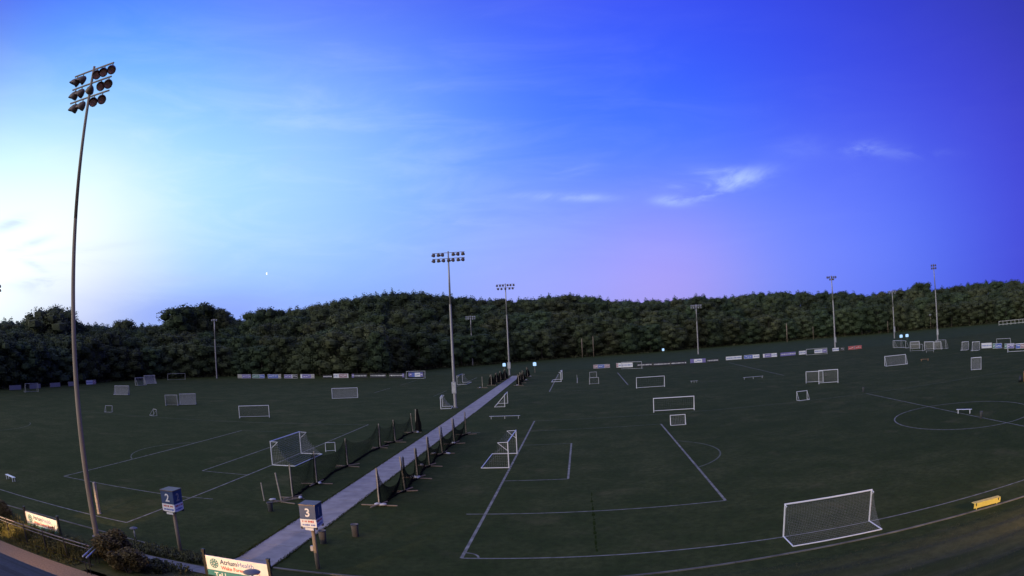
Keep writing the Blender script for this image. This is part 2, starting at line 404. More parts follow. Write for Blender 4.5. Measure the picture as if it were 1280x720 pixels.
wk = MB(); wk.add([(-60, 14.6, 1.02), (-18, 14.6, 1.02), (-18, 22.35, 1.02), (-60, 22.35, 1.02)], [(0, 1, 2, 3)])
struct(wk.build('walkway', SANDY))
def curb(x0, x1, yf, w, h, name, mat):
    k = MB(); n = max(2, int((x1 - x0) / 3))
    for i in range(n):
        a, b = x0 + (x1 - x0) * i / n, x0 + (x1 - x0) * (i + 1) / n - .03
        ya, yb = yf(a), yf(b)
        k.add([(a, ya, -.05), (b, yb, -.05), (b, yb + w, -.05), (a, ya + w, -.05), (a, ya, h), (b, yb, h), (b, yb + w, h), (a, ya + w, h)],
              [(0, 1, 5, 4), (1, 2, 6, 5), (2, 3, 7, 6), (3, 0, 4, 7), (4, 5, 6, 7)])
    return struct(k.build(name, mat))
curb(-70, -20.1, lambda x: 30.9 + .5 * sin(x * .17 + 1.2), .12, .06, 'kerb', KERB)
curb(-17, 60, lambda x: 30.6 + 1.0 * sstep(-5, 14, x) - .5 * sstep(19, 32, x), .14, .06, 'kerb', KERB)

# ------------------------------------------------------------------ field markings
def seg(x0, y0, x1, y1, w=.13, faded=False, lvl=1):
    a, b = Vector((x0, y0, 0)), Vector((x1, y1, 0)); d = (b - a).normalized(); p = Vector((-d.y, d.x, 0)) * w / 2
    mb = MB(); z = Vector((0, 0, .004 * lvl + .002)); N = max(1, int((b - a).length / 6))
    for i in range(N):
        q0, q1 = a.lerp(b, i / N), a.lerp(b, (i + 1) / N)
        mb.add([q0 - p + z, q1 - p + z, q1 + p + z, q0 + p + z], [(0, 1, 2, 3)])
    return struct(mb.build('field_line', PAINT_F if faded else PAINT))
def arc(cx, cy, r, a0, a1, w=.12, faded=True, lvl=2):
    mb = MB(); N = max(8, int(abs(a1 - a0) / 4)); vs = []
    for i in range(N + 1):
        t = radians(a0 + (a1 - a0) * i / N)
        for q in (r - w / 2, r + w / 2): vs.append((cx + q * cos(t), cy + q * sin(t), .004 * lvl + .002))
    mb.add(vs, [(2 * i, 2 * i + 1, 2 * i + 3, 2 * i + 2) for i in range(N)])
    return struct(mb.build('field_line', PAINT_F if faded else PAINT))
GX, GY, FW, BD, AM, GD, GM, HX = -7.05, 34.47, 57.6, 16.78, 9.4, 5.5, 19.9, 43.75
seg(GX, GY, GX, GY + FW, .20, lvl=2); seg(GX, GY, 110, GY, .14); seg(GX, GY + FW, 100, GY + FW, .11, True)
seg(-8.4, GY + AM, GX + BD, GY + AM, .13); seg(GX, GY + FW - AM, GX + BD, GY + FW - AM, .12, True)
seg(GX + BD, GY + AM, GX + BD, GY + FW - AM, .20, lvl=2)
seg(GX, GY + GM, GX + GD, GY + GM, .12); seg(GX, GY + FW - GM, GX + GD, GY + FW - GM, .12, True); seg(GX + GD, GY + GM, GX + GD, GY + FW - GM, .18, lvl=2)
seg(HX, GY, HX, GY + FW, .15); arc(HX, 62.4, 9.15, 0, 360, .15, False)
arc(GX + 11, 62.6, 9.15, -50, 50, .14, True); arc(GX, GY, .95, 0, 90, .12, False)
G2X, G2Y, F2 = -31.31, 34.34, 91.2
seg(G2X, G2Y, G2X, F2, .15, lvl=2); seg(-95, G2Y, G2X, G2Y, .15); seg(-95, F2, G2X, F2, .12, True)
seg(G2X - 16.7, G2Y + 9.1, G2X - 16.7, F2 - 9.1, .15); seg(G2X - 16.7, G2Y + 9.1, G2X, G2Y + 9.1, .14); seg(G2X - 16.7, F2 - 9.1, G2X, F2 - 9.1, .10, True)
seg(G2X - 5.5, G2Y + 19.5, G2X - 5.5, F2 - 19.5, .14); seg(G2X - 5.5, G2Y + 19.5, G2X, G2Y + 19.5, .12); seg(G2X - 5.5, F2 - 19.5, G2X, F2 - 19.5, .10, True)
arc(G2X - 11, 62.7, 9.15, 128, 232, .14, True); arc(-91, 63, 9.15, -80, 60, .14, True)
for l in [(-7.1, 136.9, -7.1, 192, .22, 0), (-7.1, 136.9, 2, 136.2, .12, 1), (9.8, 183.7, 9.8, 143.2, .24, 0), (44.6, 194.6, 43.9, 136.4, .16, 0), (-48.2, 146.2, -48.2, 159.8, .16, 0), (-48.2, 168.9, -48.2, 187.5, .16, 1),
          (-31.3, 134.9, -31.3, 148.8, .16, 1), (-31.1, 160, -31.0, 191, .18, 0), (-1.4, 155.7, -1.4, 173.6, .2, 0), (-6.3, 144, 9, 144, .12, 1), (-31.3, 43.7, -29.3, 43.9, .12, 0), (91.7, 122, 101.6, 116.8, .14, 1),
          (-14.4, 82.6, -13.3, 82.5, .12, 0), (25, 137, 29, 136.6, .12, 1)]:
    seg(*l[:4], w=l[4], faded=bool(l[5]))
strip_mb = MB(); y = 35.2
while y < 48.6:   # a ragged strip, darker than the turf round it
    L_ = U(.3, 1.1); c_ = .5 - (y - 35) * .012 + U(-.03, .03); w_ = U(.03, .15)
    strip_mb.add([(c_ - w_ * U(.3, 1), y, .005), (c_ + w_ * U(.3, 1), y, .005), (c_ + w_ * U(.5, 1.2), y + L_ * .5, .005), (c_ + w_ * U(.1, .6), y + L_, .005), (c_ - w_ * U(.1, .6), y + L_, .005), (c_ - w_ * U(.5, 1.2), y + L_ * .5, .005)], [(0, 1, 2, 3, 4, 5)])
    y += L_ + U(.0, .25)
struct(strip_mb.build('dark_strip', DARKMARK))

# ------------------------------------------------------------------ goals
def ribbon(mb, pts, w, nrm):
    """flat cord through pts, lying in the net's own surface"""
    vs = []
    for i, p_ in enumerate(pts):
        d = (Vector(pts[min(i + 1, len(pts) - 1)]) - Vector(pts[max(i - 1, 0)])).normalized()
        s = d.cross(nrm); s = s.normalized() * w / 2 if s.length > 1e-6 else Vector((w / 2, 0, 0))
        vs += [Vector(p_) - s, Vector(p_) + s]
    mb.add(vs, [(2 * i, 2 * i + 1, 2 * i + 3, 2 * i + 2) for i in range(len(pts) - 1)])
def goal(P0, P1, H, bdir, bd, td, label, net=.22, cord=.014, tube=.05, name='soccer_goal', cat='goal', group='soccer goals on the fields', frame=None, sag=.18, bottom=True, braces=True, mat=None):
    mat = mat or WHITE
    P0, P1 = Vector((*P0, 0)), Vector((*P1, 0)); ax = (P1 - P0); W = ax.length; ax.normalize()
    nrm = Vector((-ax.y, ax.x, 0))
    if nrm.dot(Vector((*bdir, 0))) < 0: P0, P1 = P1, P0; ax = -ax; nrm = -nrm
    t = thing(name, label, cat, (P0 + P1) / 2, math.atan2(ax.y, ax.x), group)
    h = W / 2; r = tube; zb = r
    MB().tube((-h - r * .9, 0, H), (h + r * .9, 0, H), r, n=8).build('crossbar', mat, t)
    pm = MB().tube((0, 0, 0), (0, 0, H - r * .9), r, n=8).mesh('post', mat)
    for s in (-1, 1):
        o = link(bpy.data.objects.new('post', pm), t); o.location = (s * h, 0, 0)
    rr = r * .75
    if bd > 0:
        b = MB()
        for s in (-1, 1): b.tube((s * h, r, rr), (s * h, bd, rr), rr, n=6)
        if bottom: b.tube((-h, bd, rr), (h, bd, rr), rr, n=6)
        b.build('base_frame', mat, t)
    if braces and bd > 0:
        for s in (-1, 1):
            b = MB()
            if td > .3:
                b.tube((s * h, 0, H - .02), (s * h, td, H - .05), rr * .7, n=6).tube((s * h, td, H - .05), (s * h, 0, H - td * .9), rr * .6, n=6)
            elif td > .05:
                b.tube((s * h, 0, H - .02), (s * h, td, H - .12), rr * .7, n=6).tube((s * h, td, H - .12), (s * h, bd, rr), rr * .7, n=6)
            else:
                b.tube((s * h, 0, H * .98), (s * h, bd, rr), rr * .8, n=6)
            b.build('side_brace', mat, t)
    if net and bd > 0:
        nb = MB(); nu = max(3, int(W / net)); nvv = 9
        def back(u, v):   # v 0 top .. 1 bottom
            x = -h + W * u; s = sag * sin(pi * v) * (1 + .25 * sin(u * 9.0))
            y = td + (bd - td) * v ** 1.6 - s * .5; z = (H - .06) * (1 - v) + .05 * v
            return Vector((x, y, max(.03, z - s * .25)))
        for i in range(nu + 1): ribbon(nb, [back(i / nu, j / nvv) for j in range(nvv + 1)], cord, Vector((0, 1, .5)))
        nz = max(3, int(math.hypot(H, bd - td) / net))
        for j in range(nz + 1): ribbon(nb, [back(i / 12, j / nz) for i in range(13)], cord, Vector((0, 1, .5)))
        for s in (0, 1):
            for j in range(1, nz):
                e = back(s, j / nz); ribbon(nb, [(e.x, 0, e.z), e], cord, Vector((1, 0, 0)))
            for j in range(1, max(2, int(bd / net))):
                yy = bd * j / max(2, int(bd / net)); top = H if yy < td else H * (1 - ((yy - td) / max(.05, bd - td)) ** .62)
                x = -h if s == 0 else h; ribbon(nb, [(x, yy, .03), (x, yy, max(.05, top))], cord, Vector((1, 0, 0)))
        if td > .15:
            for i in range(nu + 1): x = -h + W * i / nu; ribbon(nb, [(x, 0, H), (x, td, H - .05)], cord, Vector((0, 0, 1)))
        nb.build('net', NETW, t)
    return t
GR = 'portable soccer goals parked on the fields'
goal((11.25, 34.5), (17.0, 34.5), 2.0, (0, -1), 1.95, .35, 'large white portable goal on the near touchline, brightest and closest at the lower right', net=.10, cord=.0055, tube=.052, group=GR)
goal((-7.15, 59.8), (-7.1, 67.1), 2.5, (-1, 0), 2.6, .95, 'full-size white goal on the goal line just right of the path', net=.2, cord=.007, tube=.055, group='full-size goals on the goal lines', sag=.45)
goal((-31.2, 59.1), (-31.15, 66.4), 2.5, (1, 0), 2.6, .85, 'full-size white goal on the goal line left of the path behind the netting', net=.2, cord=.014, tube=.055, group='full-size goals on the goal lines', sag=.4)
goal((-28.7, 67.9), (-27.7, 68.4), 1.07, (0, 1), .7, .0, 'tiny white frame goal standing right behind the left full-size goal', net=0, tube=.03, group=GR)
goal((-56.1, 95.5), (-51.4, 97.8), 2.05, (0, 1), 1.9, .35, 'white netted goal in the middle of the left field, nearest whole goal there', net=.16, cord=.020, tube=.05, group=GR)
goal((-53.8, 133.3), (-48.5, 135.3), 2.1, (0, -1), 1.4, .3, 'white netted goal alone in the far left field above the first one', net=.18, cord=.030, tube=.05, group=GR)
goal((10.1, 94.3), (16.0, 93.6), 2.05, (0, 1), 1.5, .3, 'bright white wide goal beyond the far touchline of the right field', net=.3, cord=.006, tube=.06, group=GR)
goal((10.9, 133.3), (16.7, 133.3), 2.2, (0, 1), 1.2, .3, 'wide white goal frame behind the bright one, half way to the banners', net=.4, cord=.006, tube=.05, group=GR)
goal((10.8, 81.4), (12.7, 81.3), 1.2, (0, -1), .8, 0, 'small square white goal directly in front of the bright wide goal', net=.2, cord=.012, tube=.04, group=GR)
goal((1.5, 149.9), (3.6, 150.2), 1.5, (0, 1), 1.0, 0, 'small dim square goal, lower of two seen one over the other left of centre', net=.3, cord=.015, tube=.05, group=GR, mat=WHITE_OLD)
goal((1.8, 169.8), (3.6, 169.9), 1.5, (0, 1), 1.0, 0, 'small dim square goal, upper of two seen one over the other left of centre', net=.3, cord=.02, tube=.05, group=GR, mat=WHITE_OLD)
goal((32.2, 93.7), (34.0, 93.9), 1.3, (0, -1), .9, 0, 'small square white goal in front of the paired goals on the right field', net=0, tube=.04, group=GR)
goal((42.0, 116.4), (45.0, 114.9), 2.1, (0, 1), 1.6, .3, 'left one of two netted goals standing back to back on the right field', net=.22, cord=.03, tube=.05, group=GR)
goal((43.2, 112.5), (46.6, 111.0), 2.45, (0, 1), 1.7, .4, 'taller right one of two netted goals standing back to back on the right field', net=.22, cord=.03, tube=.06, group=GR)
goal((68.4, 133.2), (73.9, 132.4), 2.1, (0, -1), 1.5, .3, 'wide white netted goal in front of the row of stored goals at the right', net=.2, cord=.022, tube=.055, group=GR)
goal((74.2, 103.6), (76.0, 102.3), 2.1, (-1, -1), 1.7, .5, 'narrow netted goal turned sideways on the far right field', net=.2, cord=.03, tube=.055, group=GR)
goal((103.4, 149.2), (104.7, 147.5), 2.1, (-1, -1), 1.6, .4, 'left of two narrow netted goals side by side before the right banners', net=.22, cord=.03, tube=.05, group=GR)
goal((103.1, 143.2), (104.5, 141.3), 2.15, (-1, -1), 1.6, .4, 'right of two narrow netted goals side by side before the right banners', net=.22, cord=.03, tube=.05, group=GR)
goal((107.9, 137.1), (110.0, 132.9), 2.5, (1, 0), 1.2, 0, 'bare goal frame rising behind the right-hand row of blue banners', net=0, tube=.06, group=GR, mat=WHITE_OLD)
goal((101.4, 123.8), (104.7, 119.0), 1.8, (1, 0), 1.2, 0, 'goal frame in front of the right-hand banners, cut by the right edge', net=0, tube=.06, group=GR)
goal((101.5, 190), (101.8, 182), 2.35, (1, 0), 1.4, .3, 'pale frame goal at the left end of the stored goals, right of the orange banner', net=0, tube=.07, group=GR, mat=WHITE_OLD)
goal((102.2, 192.1), (102.7, 187), 2.3, (1, 0), 1.4, .3, 'goal with dark net at the far left end of the stored row', net=.4, cord=.03, tube=.05, group=GR, mat=WHITE_OLD)
goal((100.5, 176.5), (102.8, 174.3), 2.15, (1, 1), 1.4, .3, 'stored goal with a dense bright net, left of the dark cone-like gap', net=.16, cord=.07, tube=.06, group=GR)
goal((95.7, 168.2), (97.4, 163.2), 1.9, (1, 0), 1.4, .2, 'low goal standing a little in front of the stored row at the right', net=0, tube=.05, group=GR, mat=WHITE_OLD)
goal((100.8, 167.6), (102.0, 163.9), 2.2, (1, 0), 1.4, .3, 'stored netted goal just left of the tall pole at the right', net=.18, cord=.06, tube=.07, group=GR)
goal((101.7, 163.0), (103.1, 161.0), 2.15, (1, 0), 1.4, .3, 'stored narrow goal right in front of the foot of the tall pole at the right', net=.2, cord=.06, tube=.06, group=GR)
goal((103.4, 164.5), (104.8, 160.7), 2.5, (1, 0), 1.4, .3, 'tall frame at the right end of the stored row of goals', net=.35, cord=.025, tube=.055, group=GR, mat=WHITE_OLD)
goal((-115, 128.4), (-111, 129.9), 2.2, (-.4, -1), 1.5, .4, 'greyish netted goal on the far left field, right of the tall near pole', net=.2, cord=.05, tube=.07, group=GR, mat=WHITE_OLD)
goal((-83, 109.5), (-80.5, 110.6), 2.2, (0, 1), 1.6, .4, 'left one of two grey netted goals placed together on the left field', net=.18, cord=.05, tube=.055, group=GR, mat=WHITE_OLD)
goal((-82.1, 113.8), (-79.0, 115.7), 2.15, (0, -1), 1.4, .4, 'right one of two grey netted goals placed together on the left field', net=.18, cord=.05, tube=.055, group=GR, mat=WHITE_OLD)
goal((-87, 93.6), (-85.5, 94.1), 1.15, (-.3, -1), .9, 0, 'small white frame goal on the left field right of the near pole', net=0, tube=.04, group=GR, mat=WHITE_OLD)
goal((-74.4, 94.0), (-72.9, 93.1), 1.1, (.6, -1), .9, 0, 'small white frame goal in front of the two grey netted goals', net=0, tube=.04, group=GR, mat=WHITE_OLD)
goal((-134.2, 160.6), (-133.3, 164.2), 2.3, (1, -1), 1.6, .3, 'dim goal at the left wood edge, left one of the pair', net=.4, cord=.03, tube=.07, group=GR, mat=WHITE_OLD)
goal((-136.9, 169), (-135, 172.6), 2.6, (1, -1), 1.8, .4, 'dim goal with dense pale net at the left wood edge, right one of the pair', net=.22, cord=.07, tube=.07, group=GR, mat=WHITE_OLD)
goal((-141.6, 189.4), (-136.6, 194), 2.2, (0, 1), 1.4, 0, 'faint bare goal frame in front of dark trees left of the slim far pole', net=0, tube=.05, group=GR, mat=WHITE_OLD)
goal((-142.6, 116.6), (-141.6, 121.2), 2.3, (-1, 0), 1.5, .3, 'dim goal between the two leftmost fence banners', net=.4, cord=.03, tube=.05, group=GR, mat=WHITE_OLD)
goal((-24.5, 110.6), (-25.0, 114.3), 2.1, (1, 0), 1.8, .4, 'netted goal standing beside the foot of the middle light pole', net=.25, cord=.02, tube=.06, group=GR)
goal((-32, 165.4), (-31.9, 172.7), 2.3, (1, 0), 2.4, .6, 'far full-size goal left of the path beyond the middle light pole', net=.3, cord=.012, tube=.08, group='full-size goals on the goal lines', mat=WHITE_OLD)
goal((-13.5, 111.5), (-13.6, 117.0), 2.1, (-1, 0), 1.8, 0, 'goal seen end-on standing against the right edge of the path', net=.25, cord=.012, tube=.05, group=GR)
goal((-5.4, 162.5), (-5.3, 169.8), 2.4, (-1, 0), 2.4, .5, 'far full-size goal on the goal line right of the end of the path', net=.3, cord=.012, tube=.07, group='full-size goals on the goal lines')
goal((-53.7, 196), (-47.6, 195.3), 2.2, (0, -1), 1.2, 0, 'goal frame set round the bright blue banner at the right end of the left row', net=0, tube=.07, group=GR, mat=WHITE_OLD)
goal((11.9, 198.1), (17.7, 195.4), 2.1, (0, 1), 1.2, 0, 'goal frame in front of the second banner right of the path', net=0, tube=.07, group=GR, mat=WHITE_OLD)
goal((71.8, 198), (78.1, 195), 1.9, (0, 1), 1.2, 0, 'goal frame in front of the short blue banner near the right light pole', net=0, tube=.06, group=GR, mat=WHITE_OLD)

# ------------------------------------------------------------------ floodlight poles
def lamp_meshes(dark=True):
    hous = MB().lathe([(.0, .34), (.10, .33), (.20, .22), (.30, .02), (.33, -.12), (.34, -.20)], 12)
    vis = MB()   # half-visor below the rim
    N = 8
    for i in range(N):
        a0, a1 = pi + pi * i / N, pi + pi * (i + 1) / N
        l0, l1 = .06 + .30 * sin(pi * i / N), .06 + .30 * sin(pi * (i + 1) / N)
        vis.add([(.345 * cos(a0), -.345 * sin(a0), -.19), (.345 * cos(a1), -.345 * sin(a1), -.19), (.345 * cos(a1), -.345 * sin(a1), -.2 - l1), (.345 * cos(a0), -.345 * sin(a0), -.2 - l0)], [(0, 1, 2, 3)])
    lens = MB().lathe([(.30, -.16), (.22, -.20), (.10, -.22), (.0, -.225)], 12)
    return hous, vis, lens
_h, _v, _l = lamp_meshes()
H_ME = _h.mesh('housing', LAMPD, True); V_ME = _v.mesh('visor', LAMPD, True); L_ME = _l.mesh('lens', LENS, True)
HP_ME = _h.mesh('housing', PALE, True)
def floodlight(t, x, z, aim, tilt, y=.0, s=1.0, pale=False, sub=True):
    o = link(bpy.data.objects.new('floodlight', HP_ME if pale else H_ME), t)
    # local -Z is the beam; tip it forward then swing it
    o.rotation_euler = (radians(tilt), 0, radians(aim)); o.location = (x, y, z); o.scale = (s, s, s)
    if sub:
        link(bpy.data.objects.new('lens', L_ME), o); link(bpy.data.objects.new('visor', V_ME), o)
    return o
def pole(loc, H, label, rows, halfw, arm_rz=0, r0=.22, r1=.11, mat=None, box=None, pale=False, name='floodlight_pole', gap=1.0, near=False, lampscale=1.0, group='floodlight poles round the fields'):
    mat = mat or GALV
    t = thing(name, label, 'light pole', (*loc, 0), arm_rz, group)
    p = MB(); n = 12; hs = [0, H * .33, H * .66, H]
    for i in range(3): p.tube((0, 0, hs[i]), (0, 0, hs[i + 1]), r0 + (r1 - r0) * hs[i] / H, r0 + (r1 - r0) * hs[i + 1] / H, n, caps=(i == 2))
    p.build('pole', mat, t, True)
    MB().lathe([(r0 * 1.7, 0), (r0 * 1.7, .10), (r0 * 1.05, .16)], 12).build('footing', CANM, t)
    for k, xs_ in enumerate(rows):
        z = H - .25 - gap * k
        a = MB().bar((-halfw, 0, z), (halfw, 0, z), .09, .09); a.build('crossarm', LAMPD if not pale else PALE, t)
        for j, x in enumerate(xs_):
            if near:
                aim = U(84, 118) if x < 0 else U(-150, -128)
                if abs(x) < .3: aim = 60
                tl = U(52, 62) if x < 0 else U(56, 66)
                br = MB().bar((x, 0, z), (x, -.05, z - .34), .06); br.build('bracket', LAMPD, t)
                floodlight(t, x, z - .50, aim, tl, -.05, 1.0)
            else:
                floodlight(t, x, z - .30, 0 if j % 2 else 160, 38, -.1, lampscale, pale, sub=lampscale >= 1)
    if box:
        MB().box((0, -.3, (box[0] + box[1]) / 2), (box[2], .3, box[1] - box[0])).build('switch_box', PALE, t)
        MB().box((0, -.46, (box[0] + box[1]) / 2), (box[2] * .8, .02, (box[1] - box[0]) * .85)).build('switch_box_door', WHITE_OLD, t)
    return t
pole((-30.73, 30.1), 31.2, 'very tall light pole at the left with fourteen dark bowl floodlights in three rows', [[-1.7, -1.05, .45, 1.2, 2.0], [-1.65, -.95, .05, 1.1, 1.85], [-1.4, -.6, .6, 1.45]], 2.05, r0=.21, r1=.10, mat=POLE_A, near=True, gap=1.02)
pole((-22.2, 111.9), 27.3, 'tall light pole left of the path in the middle with two full rows of floodlights', [[-2.6, -1.75, -1.0, .9, 1.75, 2.6], [-2.6, -1.75, -.85, .05, .85, 1.75, 2.6]], 2.9, r0=.28, r1=.13, box=(2.6, 4.6, .75))
pole((-21.9, 196.5), 27.6, 'light pole behind the far end of the path, second tallest of the centre', [[-2.5, -1.6, -.7, .7, 1.6, 2.5], [-2.2, -1.2, 0, 1.2, 2.2]], 2.8, r0=.28, r1=.14, box=(2.0, 4.0, .9))
pole((-44.85, 267.6), 20.6, 'short pole with pale floodlights against the wood between the two centre poles', [[-1.8, -.9, 0, .9, 1.8], [-1.8, -.9, 0, .9, 1.8]], 2.1, r0=.28, r1=.17, pale=True, lampscale=.9, gap=.8)
pole((46.9, 260.3), 20.0, 'short pole with pale floodlights against the wood behind the centre banners', [[-2.0, -1.2, -.4, .4, 1.2, 2.0], [-2.0, -1.0, 0, 1.0, 2.0]], 2.3, r0=.30, r1=.17, pale=True, lampscale=.9, gap=.8)
pole((93.3, 224.3), 26.2, 'light pole rising above the trees behind the orange banner', [[-1.8, -1.0, .1, 1.0, 1.8], [-.7, .2, .7]], 2.0, r0=.32, r1=.17, box=(2.0, 4.0, .8), gap=.8)
pole((134.3, 250.8), 20.2, 'short pole with pale floodlights against the wood at the right', [[-1.8, -.9, 0, .9, 1.8], [-1.4, 0, 1.4]], 2.1, r0=.28, r1=.17, pale=True, lampscale=.9, box=(2.5, 5, .7), gap=.8)
pole((127.1, 200.8), 26.8, 'tallest pole at the right behind the stored goals with a narrow lamp head', [[-.8, 0, .8], [-.8, 0, .8]], 1.2, arm_rz=radians(-25), r0=.30, r1=.15, box=(2.0, 4.0, .7))
pole((-128.4, 203.5), 21.4, 'slim pale pole standing against the big round tree on the left', [[-1.0, 0, 1.0]], 1.3, r0=.26, r1=.17, pale=True, lampscale=.8)
pole((-133.3, 97.6), 27.0, 'light pole at the left edge with only the tips of its lamps in view', [[-2.2, -1.1, .2, 1.2, 2.3], [-2.2, -1.0, 1.0, 2.3]], 2.5, arm_rz=radians(40), r0=.3, r1=.16, box=(2.4, 4.2, 1.0))
def bare_pole(x, y, H, label, head=False, r=.16):
    t = thing('utility_pole', label, 'pole', (x, y, 0), 0, 'bare poles in front of the wood')
    MB().tube((0, 0, 0), (0, 0, H), r, r * .8, 8).build('pole', WOOD, t, True)
    MB().box((0, 0, H + .06), (r * 2.2, r * 2.2, .1)).build('cap', LAMPD, t)
    if head:
        MB().box((0, 0, H + .5), (1.3, .6, .9)).build('lamp_head', PALE, t)
bare_pole(.2, 300, 8.6, 'bare timber pole against the wood, left one of the centre pair', r=.22)
bare_pole(5.3, 297, 9.4, 'bare timber pole against the wood, right one of the centre pair', r=.18)
bare_pole(-63.9, 272, 5.4, 'short thin pole against the wood left of the middle light pole', r=.14)
bare_pole(-48.4, 268, 5.8, 'short thin pole against the wood right of the middle light pole', r=.14)
bare_pole(104, 316, 9.4, 'bare timber pole against the wood between the two right light poles', r=.26)
bare_pole(120, 319, 6.6, 'thin bare pole against the wood just left of the right light pole', r=.13)
bare_pole(163, 312, 6.2, 'thin bare pole against the wood just left of the right short pale pole', r=.14)
bare_pole(189, 306, 7.0, 'slender pole with a small pale lamp head left of the tallest right pole', True, .13)

# ------------------------------------------------------------------ text helper
def text_mesh(body, size, mat, depth=.004, bold=0.0, align='LEFT'):
    cu = bpy.data.curves.new('lettering', 'FONT'); cu.body = body; cu.size = size; cu.extrude = depth; cu.offset = bold; cu.align_x = align
    cu.resolution_u = 2
    ob = bpy.data.objects.new('tmp', cu); scene.collection.objects.link(ob)
    me = bpy.data.meshes.new_from_object(ob.evaluated_get(bpy.context.evaluated_depsgraph_get()))
    bpy.data.objects.remove(ob); me.materials.clear(); me.materials.append(mat); me.name = 'lettering'
    return me
def put_text(body, size, mat, parent, loc, rot=(pi / 2, 0, 0), bold=0.0, align='LEFT', name='lettering'):
    o = link(bpy.data.objects.new(name, text_mesh(body, size, mat, bold=bold, align=align)), parent)
    o.location = loc; o.rotation_euler = rot; return o

# ------------------------------------------------------------------ fence banners (far away)
def banner(A, B, H, label, style, gi='fence banners along the far side of the fields'):
    A, B = Vector((*A, 0)), Vector((*B, 0)); ax = (B - A); W = ax.length
    t = thing('fence_banner', label, 'banner', (A + B) / 2, math.atan2(ax.y, ax.x), gi)
    base = {'w': VINYL, 'd': DARKV, 'p': PURP, 'b': BLUEP, 'g': GREYV, 'k': PINK, 'n': GREENV}[style[0]]
    H0 = .12
    MB().box((0, 0, (H + H0) / 2), (W, .04, H - H0)).build('banner_sheet', base, t)
    for s in (-1, 1): MB().tube((s * (W / 2 + .06), .05, 0), (s * (W / 2 + .06), .05, H + .08), .04, n=6).build('post', LAMPD, t)
    x = -W / 2
    tot = sum(w for _, w in style[1])
    for c, w in style[1]:
        ww = W * w / tot
        mt = {'w': VINYL, 'b': BLUEP, 'p': PURP, 'k': PINK, 'r': RED, 'n': GREENV, 'g': GREYV, 'd': DARKV, 't': BLUEP}.get(c)
        if c == 't' or c == 'T':   # a line of print too far away to read: broken strokes
            mt = VINYL if c == 'T' else BLUEP; pr = MB(); q = x + .15
            while q < x + ww - .2:
                l = U(.12, .34); pr.box((q + l / 2, -.027, .12 + (H - H0) * .5), (l, .012, .24 + .12 * R())); q += l + U(.08, .20)
            stuff(pr.build('print', mt, t))
        elif mt is not None and c != style[0]:
            MB().box((x + ww / 2, -.025, .12 + (H - H0) * .5), (ww * .96, .014, (H - H0) * .88)).build('print_panel', mt, t)
            pr = MB()
            for k in range(3): l = ww * U(.12, .28); pr.box((x + ww * (.25 + .25 * k), -.036, .12 + (H - H0) * U(.4, .62)), (l, .01, .2))
            stuff(pr.build('print', BLUEP if c == 'w' else VINYL, t))
        x += ww
